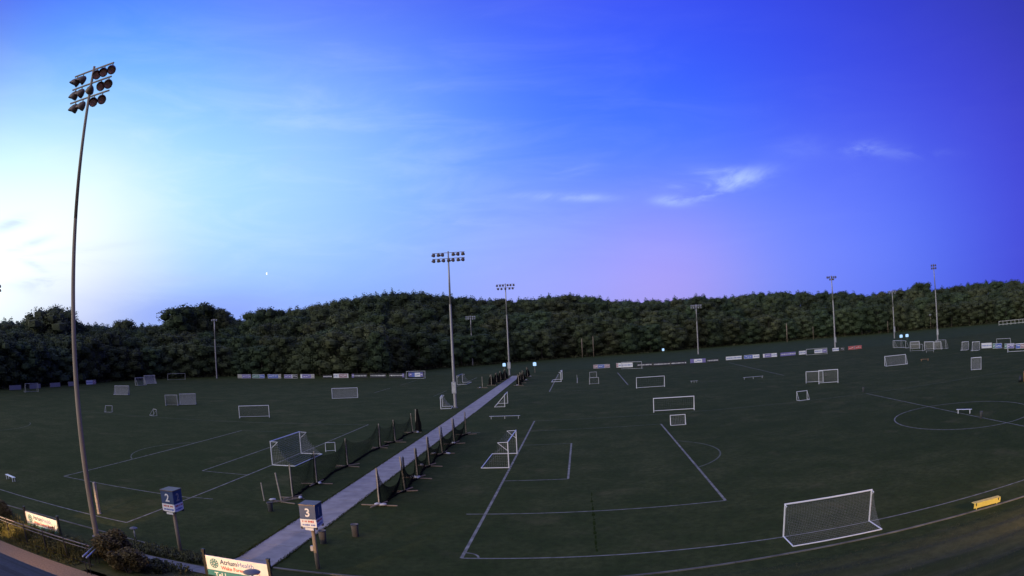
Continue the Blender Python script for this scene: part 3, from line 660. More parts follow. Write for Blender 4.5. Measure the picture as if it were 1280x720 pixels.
BN = [
 ((-119.3, 203.9), (-113.8, 204.0), 1.47, 'grey and violet-blue banner at the left end of the left row', ('w', [('g', 2), ('p', 3), ('p', 1)])),
 ((-113.2, 204.1), (-108.1, 204.1), 1.46, 'green and blue banner, second from the left in the left row', ('w', [('n', 3), ('b', 2)])),
 ((-106.6, 203.8), (-101.3, 203.8), 1.47, 'blue banner with pale right end, third from the left in the left row', ('w', [('b', 4), ('g', 1)])),
 ((-100.0, 203.7), (-94.7, 203.5), 1.4, 'pale banner with a dark right end, fourth in the left row', ('w', [('p', 3), ('w', .3), ('d', 2)])),
 ((-93.6, 203.6), (-88.2, 203.3), 1.46, 'violet-blue banner with a grey end, fifth in the left row', ('w', [('w', .5), ('p', 3), ('g', 1)])),
 ((-85.1, 203.6), (-81.9, 203.5), 1.15, 'short black banner with one white line of print in the left row', ('d', [('T', 1)])),
 ((-81.2, 203.5), (-75.8, 203.3), 1.5, 'white and violet banner between black ones in the left row', ('w', [('t', 1), ('w', .3), ('k', 2), ('w', .2)])),
 ((-74.5, 203.2), (-68.9, 202.4), 1.42, 'black banner with white print just right of the white and violet one', ('d', [('p', .7), ('T', 4)])),
 ((-67.7, 202.2), (-62.0, 201.1), 1.43, 'black banner with a wide white line of print, third from right in the left row', ('d', [('T', 1)])),
 ((-60.8, 200.9), (-55.5, 199.7), 1.46, 'black banner with white print next to the bright blue one', ('d', [('T', 4), ('p', .6)])),
 ((-54.6, 201.6), (-49.6, 200.8), 1.53, 'bright blue banner with a white centre at the right end of the left row', ('b', [('p', 1), ('b', .8), ('w', 1.6), ('p', .8)])),
 ((3.5, 208.3), (8.7, 208.0), 1.27, 'pink-ended banner with a bright blue centre, first right of the path', ('w', [('k', 1.3), ('b', 2), ('k', 1.6)])),
 ((10.7, 206.1), (15.7, 204.3), 1.51, 'white banner with blue print behind a goal frame, second right of the path', ('w', [('k', .6), ('t', 4), ('w', .2)])),
 ((17.1, 203.8), (21.7, 203.1), 1.15, 'black banner with one line of violet print, third right of the path', ('d', [('T', 1)])),
 ((22.0, 201.9), (27.1, 201.2), 1.15, 'black banner with one line of violet print, fourth right of the path', ('d', [('T', 1)])),
 ((27.3, 200.6), (32.0, 200.2), 1.2, 'black banner with one line of violet print, fifth right of the path', ('d', [('T', 5), ('T', .5)])),
 ((34.1, 204.2), (38.9, 203.2), 1.38, 'violet banner with a white blue-lettered centre in front of the short centre pole', ('p', [('p', 1), ('t', .1), ('w', 2.6), ('p', 1)])),
 ((39.4, 202.9), (43.0, 202.5), 1.05, 'small black banner with one thin white line right of the violet one', ('d', [('T', 1)])),
 ((46.3, 206.2), (51.5, 205.6), 1.2, 'white banner with blue print, leftmost of the group of pale ones', ('w', [('t', 4)])),
 ((52.2, 205.2), (57.2, 204.2), 1.27, 'banner blue on its left and white on its right', ('w', [('b', 3), ('w', .2), ('t', 2)])),
 ((58.4, 203.9), (63.0, 203.0), 1.3, 'white banner with a violet middle, right of the half-blue one', ('w', [('w', .4), ('p', 2), ('t', 1.5)])),
 ((64.2, 202.8), (69.5, 202.6), 1.22, 'dim violet banner with print left of the small white one', ('p', [('T', 4)])),
 ((70.7, 202.5), (73.5, 202.4), 1.28, 'small white banner with a dark mark left of the right light pole', ('w', [('t', 3), ('p', .6)])),
 ((76.2, 202.0), (80.6, 201.5), 1.32, 'blue and white banner behind a goal frame left of the right light pole', ('w', [('t', 2.2), ('p', 1.3)])),
 ((83.8, 204.0), (86.1, 203.6), 1.16, 'small pale cyan banner at the foot of the right light pole', ('w', [('t', 1)])),
 ((86.6, 203.0), (87.9, 202.9), 1.18, 'tiny dark banner right of the pale cyan one', ('g', [('d', 1)])),
 ((89.4, 202.7), (94.7, 202.6), 1.32, 'dark red and orange banner right of the right light pole', ('k', [('r', 1), ('k', .2), ('r', 1.2)])),
 ((107.2, 144.0), (108.9, 140.9), 1.46, 'white and violet banner, left one of the right-hand row', ('w', [('t', 1)])),
 ((107.5, 138.6), (109.0, 135.9), 1.37, 'blue-green banner, second of the right-hand row', ('w', [('n', .4), ('b', 1)])),
 ((107.8, 133.1), (109.2, 130.1), 1.35, 'banner with a violet print panel, third of the right-hand row', ('w', [('n', .3), ('p', 1)])),
 ((108.2, 128.2), (109.9, 124.8), 1.35, 'banner cut by the right edge of the picture, last of the right-hand row', ('w', [('b', .4), ('k', .6)])),
 ((-151.7, 116.9), (-151.6, 122.0), 1.4, 'pale grey banner, leftmost at the left wood edge', ('g', [('g', 1)])),
 ((-151.2, 125.6), (-151.2, 130.6), 1.42, 'grey banner, second from the left at the left wood edge', ('g', [('g', 1)])),
 ((-151.6, 135.5), (-151.5, 140.3), 1.38, 'plain grey banner, third from the left at the left wood edge', ('g', [('g', 1)])),
 ((-150.4, 143.3), (-149.9, 147.6), 1.46, 'grey banner partly hidden behind the tall near pole', ('g', [('g', 1)])),
 ((-151.0, 153.1), (-150.4, 157.6), 1.47, 'banner white on its left and brown on its right beside the tall near pole', ('w', [('t', 2), ('k', 1)])),
]
for b in BN: banner(*b)

# ------------------------------------------------------------------ numbered box signs
def number_sign(loc, num, ztop, label, side_num):
    t = thing('field_number_sign', label, 'sign', (*loc, 0), 0, 'numbered box signs on timber posts')
    zb = ztop - 1.30; w = .94
    MB().tube((0, 0, 0), (0, 0, zb), .12, .11, 10).build('post', WOOD, t, True)
    bx = MB().box((0, 0, zb + .92), (w, w, .78)); b = bx.build('number_box', BLUE, t)
    lo = MB().box((0, 0, zb + .29), (w + .01, w + .01, .46)); lo = lo.build('sponsor_panel', VINYL, t)
    MB().box((0, 0, ztop + .03), (w + .06, w + .06, .05)).build('lid', LAMPD, t)
    for sx in (-1, 1):
        for sy in (-1, 1): MB().box((sx * w * .46, sy * w * .46, zb + .02), (.10, .10, .14)).build('bracket', BLACK, t)
    MB().box((0, 0, zb - .0), (.5, .1, .08)).build('bracket', BLACK, t)
    MB().box((0, -w / 2 + .05, zb - .05), (.5, .02, .13)).build('name_strip', VINYL, t)
    put_text(num, .66, VINYL, b, (0, -w / 2 - .006, zb + .68), bold=.012, align='CENTER')
    put_text(side_num, .66, GREYV, b, (w / 2 + .006, 0, zb + .68), rot=(pi / 2, 0, pi / 2), bold=.01, align='CENTER')
    for rot, off in (((0), (0, -1)), ((1), (1, 0))):
        pr = MB(); pr2 = MB()
        for row, (zz, mbx) in enumerate(((zb + .40, pr), (zb + .20, pr2))):
            q = -.36
            while q < .34:
                l = U(.04, .09)
                if rot == 0: mbx.box((q + l / 2, -w / 2 - .008, zz), (l, .008, U(.06, .11)))
                else: mbx.box((w / 2 + .008, q + l / 2, zz), (.008, l, U(.06, .11)))
                q += l + (U(.015, .03) if R() > .2 else .08)
        stuff(pr.build('print', RED, lo)); stuff(pr2.build('print', BLUEP, lo))
    return t
s3 = number_sign((-14.5, 31.35), '3', 3.86, 'blue and white box sign with the number 3 on a timber post by the path', '1')
MB().box((-.19, .0, 1.25), (.16, .16, .28)).build('outlet_box', PALE, s3)
number_sign((-23.25, 30.2), '2', 4.16, 'blue and white box sign with number 2 on a timber post, left of the path', '2')
def lit_sign(x, y, z, label):
    t = thing('lit_box_sign', label, 'sign', (x, y, 0), 0, 'glowing box signs beyond the fields')
    MB().tube((0, 0, 0), (0, 0, z - 1.1), .07, n=6).build('post', WOOD, t)
    MB().box((0, 0, z - .6), (.95, .95, 1.0)).build('lit_box', SIGNLIT, t)
    MB().box((0, 0, z - .07), (.5, .5, .12)).build('cap', SIGNLIT, t)
lit_sign(-26.4, 222, 2.6, 'glowing pale blue box sign left of the far end of the path')
lit_sign(-14.7, 203, 3.3, 'glowing pale blue box sign right of the far end of the path')
lit_sign(37.5, 300, 1.9, 'glowing pale blue box sign at the wood edge above the dark banners')
lit_sign(127.6, 232, 2.1, 'glowing pale blue box sign at the right, left one of two by the short pole')
lit_sign(130.6, 232, 2.1, 'glowing pale blue box sign at the right, right one of two by the short pole')

# ------------------------------------------------------------------ sponsor boards on the bank
def sponsor_board(x0, x1, y, label):
    z0 = .42; H = 1.24; W = x1 - x0; zt = 1.66
    t = thing('sponsor_board', label, 'sign', ((x0 + x1) / 2, y, 0), 0, 'sponsor boards on the bank')
    b = MB().box((0, 0, zt - H / 2), (W, .05, H)).build('board', VINYL, t)
    MB().box((0, -.031, zt - .78 - .23), (W - .02, .012, .46)).build('colour_strip', TEAL, b)
    for s in (-1, 1):
        MB().box((s * (W / 2 + .09), 0, .95), (.15, .15, 2.0 - .05)).build('post', BLACK, t)
        MB().box((s * (W / 2 + .09), 0, 1.96), (.19, .19, .06)).build('post_cap', BLACK, t)
    # round leafy emblem: rings of petals
    em = MB(); cx, cz, r = -W / 2 + .52, zt - .39, .25
    for k in range(10):
        a = 2 * pi * k / 10
        for rr, wd in ((.17, .10), (.09, .07)):
            em.box((cx + rr * cos(a), -.03, cz + rr * sin(a)), (.12 if rr > .1 else .09, .012, wd * .62), mat=Matrix.Rotation(-a, 3, 'Y'))
    N = 24; rg = []
    for k in range(N):
        a0, a1 = 2 * pi * k / N, 2 * pi * (k + 1) / N
        em.bar((cx + r * cos(a0), -.03, cz + r * sin(a0)), (cx + r * cos(a1), -.03, cz + r * sin(a1)), .012, .035)
    em.build('emblem', TEAL, b)
    put_text('Atrium', .37, BLUE, b, (-W / 2 + .92, -.03, zt - .37), bold=.008)
    put_text('Health', .37, BLUEP, b, (-W / 2 + 2.0, -.03, zt - .37))
    put_text('Wake Forest Baptist', .28, RED, b, (-W / 2 + .94, -.03, zt - .67), bold=.006)
    put_text('Tel L', .40, VINYL, b, (-W / 2 + .45, -.04, zt - 1.16), bold=.008)
    return t
sponsor_board(-19.1, -15.3, 27.0, 'white sponsor board with emblem and blue and red lettering between black posts, lower centre-left')
sponsor_board(-35.15, -31.45, 27.0, 'white sponsor board glowing in warm lamplight beside the near pole at the far left')
def saucer(x, y, z0, H, r, label, tilt=0):
    t = thing('saucer_post_light', label, 'lamp', (x, y, z0), 0, 'low saucer-topped posts on the bank')
    MB().tube((0, 0, 0), (0, 0, H - .1), .05, .045, 8).build('post', GALV, t, True)
    MB().lathe([(.0, .10), (r * .3, .09), (r * .8, .035), (r, 0), (r * .97, -.02), (r * .5, -.05), (.05, -.08), (.0, -.08)], 16, (0, 0, H)).build('saucer_head', CANM, t, True)
saucer(-28.05, 31.4, 0, .78, .30, 'low post with a pale saucer head by the corner of the left field')
saucer(-15.1, 25.0, .85, 1.1, .44, 'low post with a grey saucer head overlapping the sponsor board')

# ------------------------------------------------------------------ barrier nets and their posts
def net_post(x, y, H, label, bags=1, lean=0.0, boards=2):
    t = thing('net_post', label, 'post', (x, y, 0), 0, 'timber posts holding the path netting')
    MB().bar((0, 0, 0), (lean, 0, H), .09).build('post', LUMBER, t)
    a = U(-.3, .3)
    for k in range(boards):
        L = U(1.0, 1.5); aa = a + k * U(1.0, 1.5); z = .05 + k * .075
        MB().bar((-L * cos(aa), -L * sin(aa), z), (L * cos(aa), L * sin(aa), z), .09, .07).build('foot_board', WOOD, t)
    for k in range(bags):
        s = MB(); bx, by = U(-.9, .9), U(-.5, .1); L, W_, Hh = .30, .17, .10; az = U(0, 3)
        vs = []; nn, mm = 8, 5
        for j in range(mm):
            ph = pi * j / (mm - 1)
            for i in range(nn):
                th = 2 * pi * i / nn; q = abs(sin(ph)) ** .6
                v = Vector((L * cos(ph), W_ * q * cos(th), Hh * q * sin(th) + .17)); v.rotate(Matrix.Rotation(az, 3, 'Z')); vs.append(v + Vector((bx, by, 0)))
        s.add(vs, [(j * nn + i, j * nn + (i + 1) % nn, (j + 1) * nn + (i + 1) % nn, (j + 1) * nn + i) for j in range(mm - 1) for i in range(nn)])
        s.build('sandbag', SAND, t, True)
    return t
def barrier(A, B, h0, h1, sag, label, dens=.16, cord=.022, lean=.5):
    A, B = Vector((*A, 0)), Vector((*B, 0)); W = (B - A).length; d = (B - A).normalized(); n = Vector((-d.y, d.x, 0))
    t = thing('barrier_net', label, 'net', (A + B) / 2, 0, 'black nets hung along the path')
    c = (A + B) / 2
    def top(u):
        base = h0 + (h1 - h0) * u; q = (abs(2 * u - 1)) ** 2.3
        return base - sag * (1 - q)
    def P(u, v):  # v 0 top .. 1 ground
        z = top(u) * (1 - v) + .05
        w = .12 * sin(u * 7 + v * 3) + .35 * lean * sin(pi * u) * v ** 2
        pinch = .10 * sin(2 * pi * u) * (1 - v) * .0
        return A + (B - A) * (u + pinch) + n * w + Vector((0, 0, z)) - c
    nb = MB(); nv = 8; nu = int(W / dens)
    for i in range(nu + 1): ribbon(nb, [P(i / nu, j / nv) for j in range(nv + 1)], cord, n)
    nz = int(max(h0, h1) / dens * .9)
    for j in range(nz + 1): ribbon(nb, [P(i / 16, j / nz) for i in range(17)], cord, n)
    nb.build('netting', NETB, t)
    ro = MB(); pr = None; K = 14
    for i in range(K + 1):
        u = i / K; q = P(u, 1.0) + Vector((0, 0, .02)) + n * U(-.08, .08)
        if pr is not None: ro.tube(pr, q, U(.06, .13), U(.05, .12), 6)
        pr = q
    ro.build('gathered_hem', NETB, t)
    for (e, hh) in ((A, h0), (B, h1)):   # folds gathered on each post
        f = MB(); s = 1 if e is A else -1
        for k in range(5):
            w0 = .10 + .07 * k
            ribbon(f, [e - c + Vector((0, 0, hh * (1 - q / 6.0))) + d * s * w0 * (q / 6.0) * 1.5 + n * .05 * sin(k + q) for q in range(7)], .06, n)
        stuff(f.build('gathered_folds', NETB, t))
    return t
RP = [(-15.35, 45.7, 2.95, 'nearest'), (-14.6, 50.5, 2.95, 'second'), (-14.8, 55.5, 2.8, 'third'), (-15.0, 61.0, 2.95, 'fourth'), (-15.1, 67.6, 3.0, 'fifth'), (-15.05, 74.1, 3.0, 'sixth'), (-14.9, 81.1, 2.9, 'seventh')]
for i, (x, y, H, o) in enumerate(RP):
    net_post(x, y, H, '%s timber net post on the right side of the path, counted from the camera' % o, bags=(2, 0, 3, 1, 2, 1, 0)[i], lean=(0, -.25, -.1, -.1, -.2, -.15, -.05)[i])
for i in range(6):
    a, b = RP[i], RP[i + 1]
    barrier((a[0] + .03, a[1]), (b[0] + .03, b[1]), a[2], b[2], (2.0, 2.0, 1.8, 1.85, 1.9, 1.85)[i], 'sagging black net between the %s and %s posts on the right side of the path' % (a[3], b[3]), dens=.10, cord=.031)
LP = [(-23.0, 46.5, 2.8, 'nearest'), (-23.15, 52.0, 2.95, 'second'), (-23.2, 60.2, 2.85, 'third'), (-23.25, 71.3, 2.85, 'fourth'), (-22.6, 75.4, 2.75, 'fifth'), (-22.4, 83.2, 2.6, 'sixth')]
for i, (x, y, H, o) in enumerate(LP):
    net_post(x, y, H, '%s timber net post on the left side of the path, counted from the camera' % o, bags=(1, 1, 0, 0, 0, 1)[i], lean=(0, 0, -.05, 0, -.1, -.15)[i])
for i in range(5):
    a, b = LP[i], LP[i + 1]
    barrier((a[0] - .03, a[1]), (b[0] - .03, b[1]), a[2] * .98, b[2] * .98, (.7, .9, 1.1, .8, .9)[i], 'thin black net between the %s and %s posts on the left side of the path' % (a[3], b[3]), dens=.13, cord=.026)
net_post(-23.3, 45.0, 2.4, 'shorter net post beside the nearest left one, a grey can at its foot', bags=1, lean=-.3)
def bundle(x, y, H, w, label):
    t = thing('bundled_net', label, 'net', (x, y, 0), 0, 'black nets hung along the path')
    MB().bar((-.25, 0, 0), (-.15, 0, H), .08).build('post', LUMBER, t)
    b = MB(); N = 10; lv = 9; vs = []
    for j in range(lv):
        q = j / (lv - 1); r = (w * (1 - q) ** .8 + .12)
        for i in range(N):
            a = 2 * pi * i / N; rr = r * (1 + .28 * sin(i * 2.4 + j * .5)) * (1 + U(-.08, .08))
            vs.append((rr * cos(a) * .8 + .1, rr * sin(a) * .6, H * q + .02))
    b.add(vs, [(j * N + i, j * N + (i + 1) % N, (j + 1) * N + (i + 1) % N, (j + 1) * N + i) for j in range(lv - 1) for i in range(N)] + [tuple(range((lv - 1) * N, lv * N))])
    b.build('gathered_net', NETB, t)
    return t
bundle(-22.1, 84.6, 3.0, .42, 'black net bundled round the last near post left of the path, a dark cone')
FL = [(-22.6, 153), (-22.4, 160), (-22.0, 167), (-21.8, 174), (-21.4, 181)]
for i, (x, y) in enumerate(FL):
    o = ('nearest', 'second', 'third', 'fourth', 'last')[i]
    net_post(x - 1.0 * (i == 0), y, 2.7, '%s of the far net posts on the left side near the end of the path' % o, bags=2 if i == 0 else 0)
    if i: bundle(x - .2, y + .8, 2.6, .9, 'dark bundled net on the %s far post left of the end of the path' % o)
for i in range(1, 4): barrier(FL[i], FL[i + 1], 2.6, 2.7, 1.0, 'black net behind the %s far post on the left near the end of the path' % ('', 'second', 'third', 'fourth')[i], dens=.2, cord=.05)
FR = [(-15.3, 156), (-15.5, 164), (-15.6, 172), (-15.6, 186)]
for i, (x, y) in enumerate(FR):
    o = ('nearest', 'second', 'third', 'last')[i]
    net_post(x, y, 2.6, '%s of the far net posts on the right side near the end of the path' % o, bags=1)
    bundle(x - .15, y + .6, 2.7, (.7, .6, .5, .7)[i], 'dark bundled net on the %s far post right of the end of the path' % o)
for i in range(3): barrier(FR[i], FR[i + 1], 2.5, 2.5, 1.3, 'black net behind the %s far post on the right near the end of the path' % ('nearest', 'second', 'third')[i], dens=.2, cord=.045)

# ------------------------------------------------------------------ benches, cans, stakes
def bench(A, B, label, H=.45, d=.3, legs=3, mat=None, name='bench', back=False, group='benches on the fields'):
    mat = mat or WHITE_OLD
    A, B = Vector((*A, 0)), Vector((*B, 0)); W = (B - A).length; ax = (B - A)
    t = thing(name, label, 'bench', (A + B) / 2, math.atan2(ax.y, ax.x), group)
    for k in (-1, 1): MB().box((0, k * d * .26, H - .02), (W, d * .46, .04)).build('seat_plank', mat, t)
    for i in range(legs):
        x = -W / 2 + .25 + (W - .5) * i / (legs - 1)
        MB().box((x, -d * .4, H / 2 - .02), (.05, .05, H - .04)).box((x, d * .4, H / 2 - .02), (.05, .05, H - .04)).box((x, 0, H - .06), (.05, d * .8, .05)).build('leg', mat, t)
    if back:
        MB().box((0, d * .5, H + .3), (W, .04, .22)).build('backrest', mat, t)
    return t
bench((-13.95, 95.7), (-9.4, 95.55), 'long pale bench right of the path beyond the nets')
bench((34.1, 135.4), (38.6, 135.1), 'long low bench far out on the right field')
bench((22.7, 136.9), (24.3, 136.6), 'short low bench on the right field below the centre banners')
bench((43.3, 63.7), (44.6, 62.0), 'short white bench on the halfway line inside the centre circle', H=.5, legs=2, mat=WHITE)
bench((79.0, 133.5), (80.7, 132), 'short ochre bench right of the wide netted goal', legs=2, mat=ORANGE)
bench((94.6, 156.5), (96.4, 154.5), 'short pale bench in front of the stored goals at the right', legs=2)
yb = bench((23.72, 31.95), (25.98, 31.75), 'yellow bench shining in lamplight beside the kerb at the lower right', H=.44, d=.40, legs=2, mat=YEL)
MB().box((0, -.20, .27), (2.26, .03, .33)).build('front_board', YEL, yb)
for s in (-1, 1): MB().box((s * .95, -.21, .34), (.08, .02, .18)).build('hinge', BLACK, yb)
bench((-51.9, 38.0), (-49.9, 37.6), 'small white bench on the left field by the left edge', H=.45, d=.35, legs=2, mat=WHITE)
def can(x, y, H, r, label, mat=None, lid=True):
    t = thing('trash_can', label, 'trash can', (x, y, 0), 0, 'trash cans on the fields')
    MB().lathe([(0, 0), (r * .82, 0), (r * .95, H * .9), (r, H * .92), (r, H), (r * .9, H), (r * .85, H * .4), (0, H * .4)], 14).build('can_body', mat or CANM, t, True)
    MB().lathe([(r * 1.06, H * .93), (r * 1.09, H * .96), (r * 1.06, H * .99), (r * 1.0, H * .99)], 14).build('rim', BLACK if lid else GALV, t, True)
can(-14.5, 37.8, .85, .25, 'grey trash can on the grass right of the path near sign number 3')
can(-16.0, 35.9, .88, .25, 'dark grey trash can right behind the box sign number 3')
can(-22.9, 42.2, .72, .22, 'small grey can at the foot of the first left net posts')
can(43.4, 58.2, .78, .2, 'grey trash can on the halfway line right of the small bench')
can(44.2, 94.2, .75, .17, 'small pale can where the halfway line meets the far touchline')
can(50.0, 126, .7, .2, 'tiny pale can far out left of the paired goals')
can(67.2, 77.0, 1.5, .33, 'ochre barrel cut by the right edge of the picture', ORANGE)
bg_ = MB(); bg_.lathe([(0, 0), (.34, .1), (.38, .45), (.22, .8), (.08, 1.0), (0, 1.0)], 9); tag(bg_.build('trash_bag', BLACK, smooth=True), 'black bag standing left of the ochre barrel at the right edge', 'bag').location = (66.4, 77.3, 0)
def stake(x, y, H, w, label, lean=0, cat='stake', mat=None):
    t = thing('timber_stake', label, cat, (x, y, 0), 0)
    MB().bar((0, 0, 0), (lean, 0, H), w).build('shaft', mat or LUMBER, t)
    MB().lathe([(w * .9, 0), (w * .9, .04), (w * .6, .08)], 8).build('foot', LUMBER, t)
stake(-34.9, 35.0, 2.45, .22, 'thick pale post stub standing just right of the near light pole', cat='post')
stake(-24.9, 45.0, 1.5, .07, 'thin leaning stake in the grass left of the first net posts', lean=-.12)
stake(-1.4, 155.5, .0001 + 2.0, .06, 'thin white stake upright near the small dim goals', mat=WHITE_OLD)
# white rail fence on the rise at the far right
fx0, fy0, fx1, fy1 = 202, 254, 236, 229
ft = thing('rail_fence', 'white rail fence on the rise in front of the wood at the far right', 'fence', (fx0, fy0, .0), math.atan2(fy1 - fy0, fx1 - fx0))
FLn = math.hypot(fx1 - fx0, fy1 - fy0)
for z in (.5, 2.0): MB().box((FLn / 2, 0, z), (FLn, .08, .2)).build('rail', WHITE_OLD, ft)
for i in range(19):
    x = FLn * i / 18; MB().box((x, .1, 1.05), (.22, .1, 2.1)).build('post', WHITE_OLD, ft)

# ------------------------------------------------------------------ near bank: fence, planting, walkway, roof
nf = thing('metal_fence', 'black metal fence with two thin top rails between walkway and planting bank', 'fence', (-45, 23.2, 0))
for z, w in ((2.25, .05), (2.05, .035), (1.16, .04)): MB().box((10.25, 0, z), (20.5, w, w)).build('rail', CANM if z > 2 else BLACK, nf)
pmesh = MB().box((0, 0, 1.66), (.075, .075, 1.3)).mesh('fence_post', BLACK)
for i in range(11):
    o = link(bpy.data.objects.new('fence_post', pmesh), nf); o.location = (.25 + 2.0 * i, 0, 0)
hr = thing('stair_handrail', 'pair of silver handrails at the end of the black fence by the bush', 'handrail', (-24.5, 23.2, 1))
for dx in (-.15, .15):
    MB().tube((dx - .45, .9, .85), (dx + .55, -1.1, 1.0), .045, n=8).build('rail', RAILM, hr, True)
    MB().tube((dx - .38, .75, -.3), (dx - .38, .75, .82), .03, n=6).build('post', BLACK, hr)
    MB().tube((dx + .48, -.95, 0), (dx + .48, -.95, .95), .03, n=6).build('post', BLACK, hr)
st = MB()
for k in range(6): st.box((-23.9, 22.6 + .42 * k, .92 - .15 * k), (1.6, .42, .16))
struct(st.build('steps', material('dark_steps', (.10, .07, .055), .9, var=.2)))
def blob_leaves(mb, c, rad, n, size, zmin=0.0, flat=.0, seed=0):
    rnd = random.Random(seed)
    for _ in range(n):
        a, b = rnd.uniform(0, 2 * pi), math.acos(rnd.uniform(-1, 1)); q = rnd.uniform(.45, 1.0) ** .5
        p_ = Vector((c[0] + rad[0] * q * sin(b) * cos(a), c[1] + rad[1] * q * sin(b) * sin(a), c[2] + rad[2] * q * cos(b)))
        if p_.z < zmin: continue
        M = Matrix.Rotation(rnd.uniform(0, 6.28), 3, 'Z') @ Matrix.Rotation(rnd.uniform(-1.1, 1.1), 3, 'X'); s = size * rnd.uniform(.6, 1.3)
        mb.add([p_ + M @ Vector((-s, -s * .45, 0)), p_ + M @ Vector((s * .2, -s * .6, 0)), p_ + M @ Vector((s, 0, s * .2)), p_ + M @ Vector((s * .1, s * .6, 0)), p_ + M @ Vector((-s, s * .4, 0))], [(0, 1, 2, 3, 4)])
def bush(x, y, z, rad, n, label, mat, name='bush', seed=1, leaf=.075):
    t = thing(name, label, 'bush', (x, y, z)); mb = MB(); rnd = random.Random(seed)
    for k in range(9):
        a = rnd.uniform(0, 6.28); q = rnd.uniform(.2, .65)
        c = (rad[0] * q * cos(a), rad[1] * q * sin(a), rad[2] * rnd.uniform(.45, 1.0)); r_ = rnd.uniform(.35, .6)
        blob_leaves(mb, c, (rad[0] * r_, rad[1] * r_, rad[2] * r_ * .8), n // 9, leaf, 0, seed=seed * 31 + k)
    mb.build('foliage', mat, t)
    sm = MB()
    for k in range(9):
        a = rnd.uniform(0, 6.28); sm.tube((0, 0, -.2), (rad[0] * .5 * cos(a), rad[1] * .5 * sin(a), rad[2] * rnd.uniform(.6, 1.1)), .03, .012, 5)
    sm.build('stem', BARK, t)
    return t
bush(-24.1, 25.0, .8, (1.5, 1.1, 1.45), 9000, 'large yellowish bush at the foot of the near pole by the handrail', SHRUBY, seed=3)
bush(-22.35, 23.9, .9, (1.35, .9, 1.1), 6000, 'lower brownish bush in front of the large one, reaching the bottom of the picture', SHRUBY, seed=14)
bush(-21.6, 25.2, .6, (.9, .8, .6), 3200, 'dark green bush right of the brownish ones, beside the cross path', SHRUB, seed=5)
bush(-37.0, 25.6, .8, (1.6, .9, 1.2), 4500, 'brownish bush by the sponsor board at the left edge of the picture', SHRUBY, seed=8)
bush(-39.3, 22.0, 1.0, (1.2, .7, .7), 2500, 'dark shrub in front of the fence at the far left edge', SHRUB, seed=9)
# planting strip behind the fence: upright blades, uncountable
pb = MB(); rnd = random.Random(4)
for _ in range(15000):
    x, y = rnd.uniform(-46, -25.6), rnd.uniform(22.5, 26.2); z = bank(x, y)
    front = y < 23.1
    h = (rnd.uniform(.05, .28) if front else rnd.uniform(.5, 1.15)) * (.75 + .35 * sin(x * 1.9) * sin(x * .7 + y)); a = rnd.uniform(0, 6.28); w = rnd.uniform(.02, .05); dx, dy = rnd.uniform(-.22, .22), rnd.uniform(-.22, .22)
    q = rnd.random()
    if q < .55: pb.add([(x - w * cos(a), y - w * sin(a), z), (x + w * cos(a), y + w * sin(a), z), (x + dx + w * .4 * cos(a), y + dy, z + h)], [(0, 1, 2)])
    else:
        c = Vector((x, y, z + h * rnd.uniform(.3, 1))); M = Matrix.Rotation(a, 3, 'Z') @ Matrix.Rotation(rnd.uniform(-1.2, 1.2), 3, 'X'); s = rnd.uniform(.04, .09)
        pb.add([c + M @ Vector((-s, 0, 0)), c + M @ Vector((0, -s * .6, 0)), c + M @ Vector((s, 0, 0)), c + M @ Vector((0, s * .6, 0))], [(0, 1, 2, 3)])
stuff(pb.build('planting', material('bank_planting_leaf', (.055, .065, .022), .85, col2=(.15, .14, .05), scale=1.4, spec=.15)), 'olive green leafy planting on the bank on both sides of the black fence', 'planting')
pb = MB()
for _ in range(2600):
    x, y = rnd.uniform(-27.5, -20.0), rnd.uniform(28.7, 30.6)
    if R() < .25: y = rnd.uniform(25.6, 26.8)
    z = bank(x, y) if y < 30.2 else 0; h = rnd.uniform(.1, .42); a = rnd.uniform(0, 6.28); w = rnd.uniform(.03, .07); dx, dy = h * cos(a) * .8, h * sin(a) * .8
    pb.add([(x, y, z), (x + dx * .5 - w * sin(a), y + dy * .5 + w * cos(a), z + h), (x + dx, y + dy, z + h * .75), (x + dx * .5 + w * sin(a), y + dy * .5 - w * cos(a), z + h)], [(0, 1, 2, 3)])
stuff(pb.build('ground_cover', SHRUB), 'dark leafy ground cover between the cross path and the field kerb', 'ground cover')
pb = MB()
for _ in range(11000):
    y = 28.8 + 75 * rnd.random() ** 1.7; s_ = rnd.choice((-1, 1)); t_ = max(0, (y - 31) / 160.0)
    x = (-19.85 - .85 * t_ ** .7) if s_ < 0 else (-17.15 - 1.0 * t_)
    x += s_ * rnd.uniform(-.10, .16) * (.5 + abs(sin(y * 1.7) * sin(y * .43))); h = rnd.uniform(.03, .11); a = rnd.uniform(0, 6.28); w = .018; dx, dy = rnd.uniform(-.06, .06), rnd.uniform(-.06, .06)
    z = bank(x, y) + .008
    pb.add([(x - w * cos(a), y - w * sin(a), z), (x + w * cos(a), y + w * sin(a), z), (x + dx, y + dy, z + h)], [(0, 1, 2)])
stuff(pb.build('path_edge_grass', material('edge_grass_blade', (.022, .036, .009), .9, col2=(.06, .07, .022), scale=.8, spec=.05)), 'ragged grass creeping over both edges of the path', 'grass')
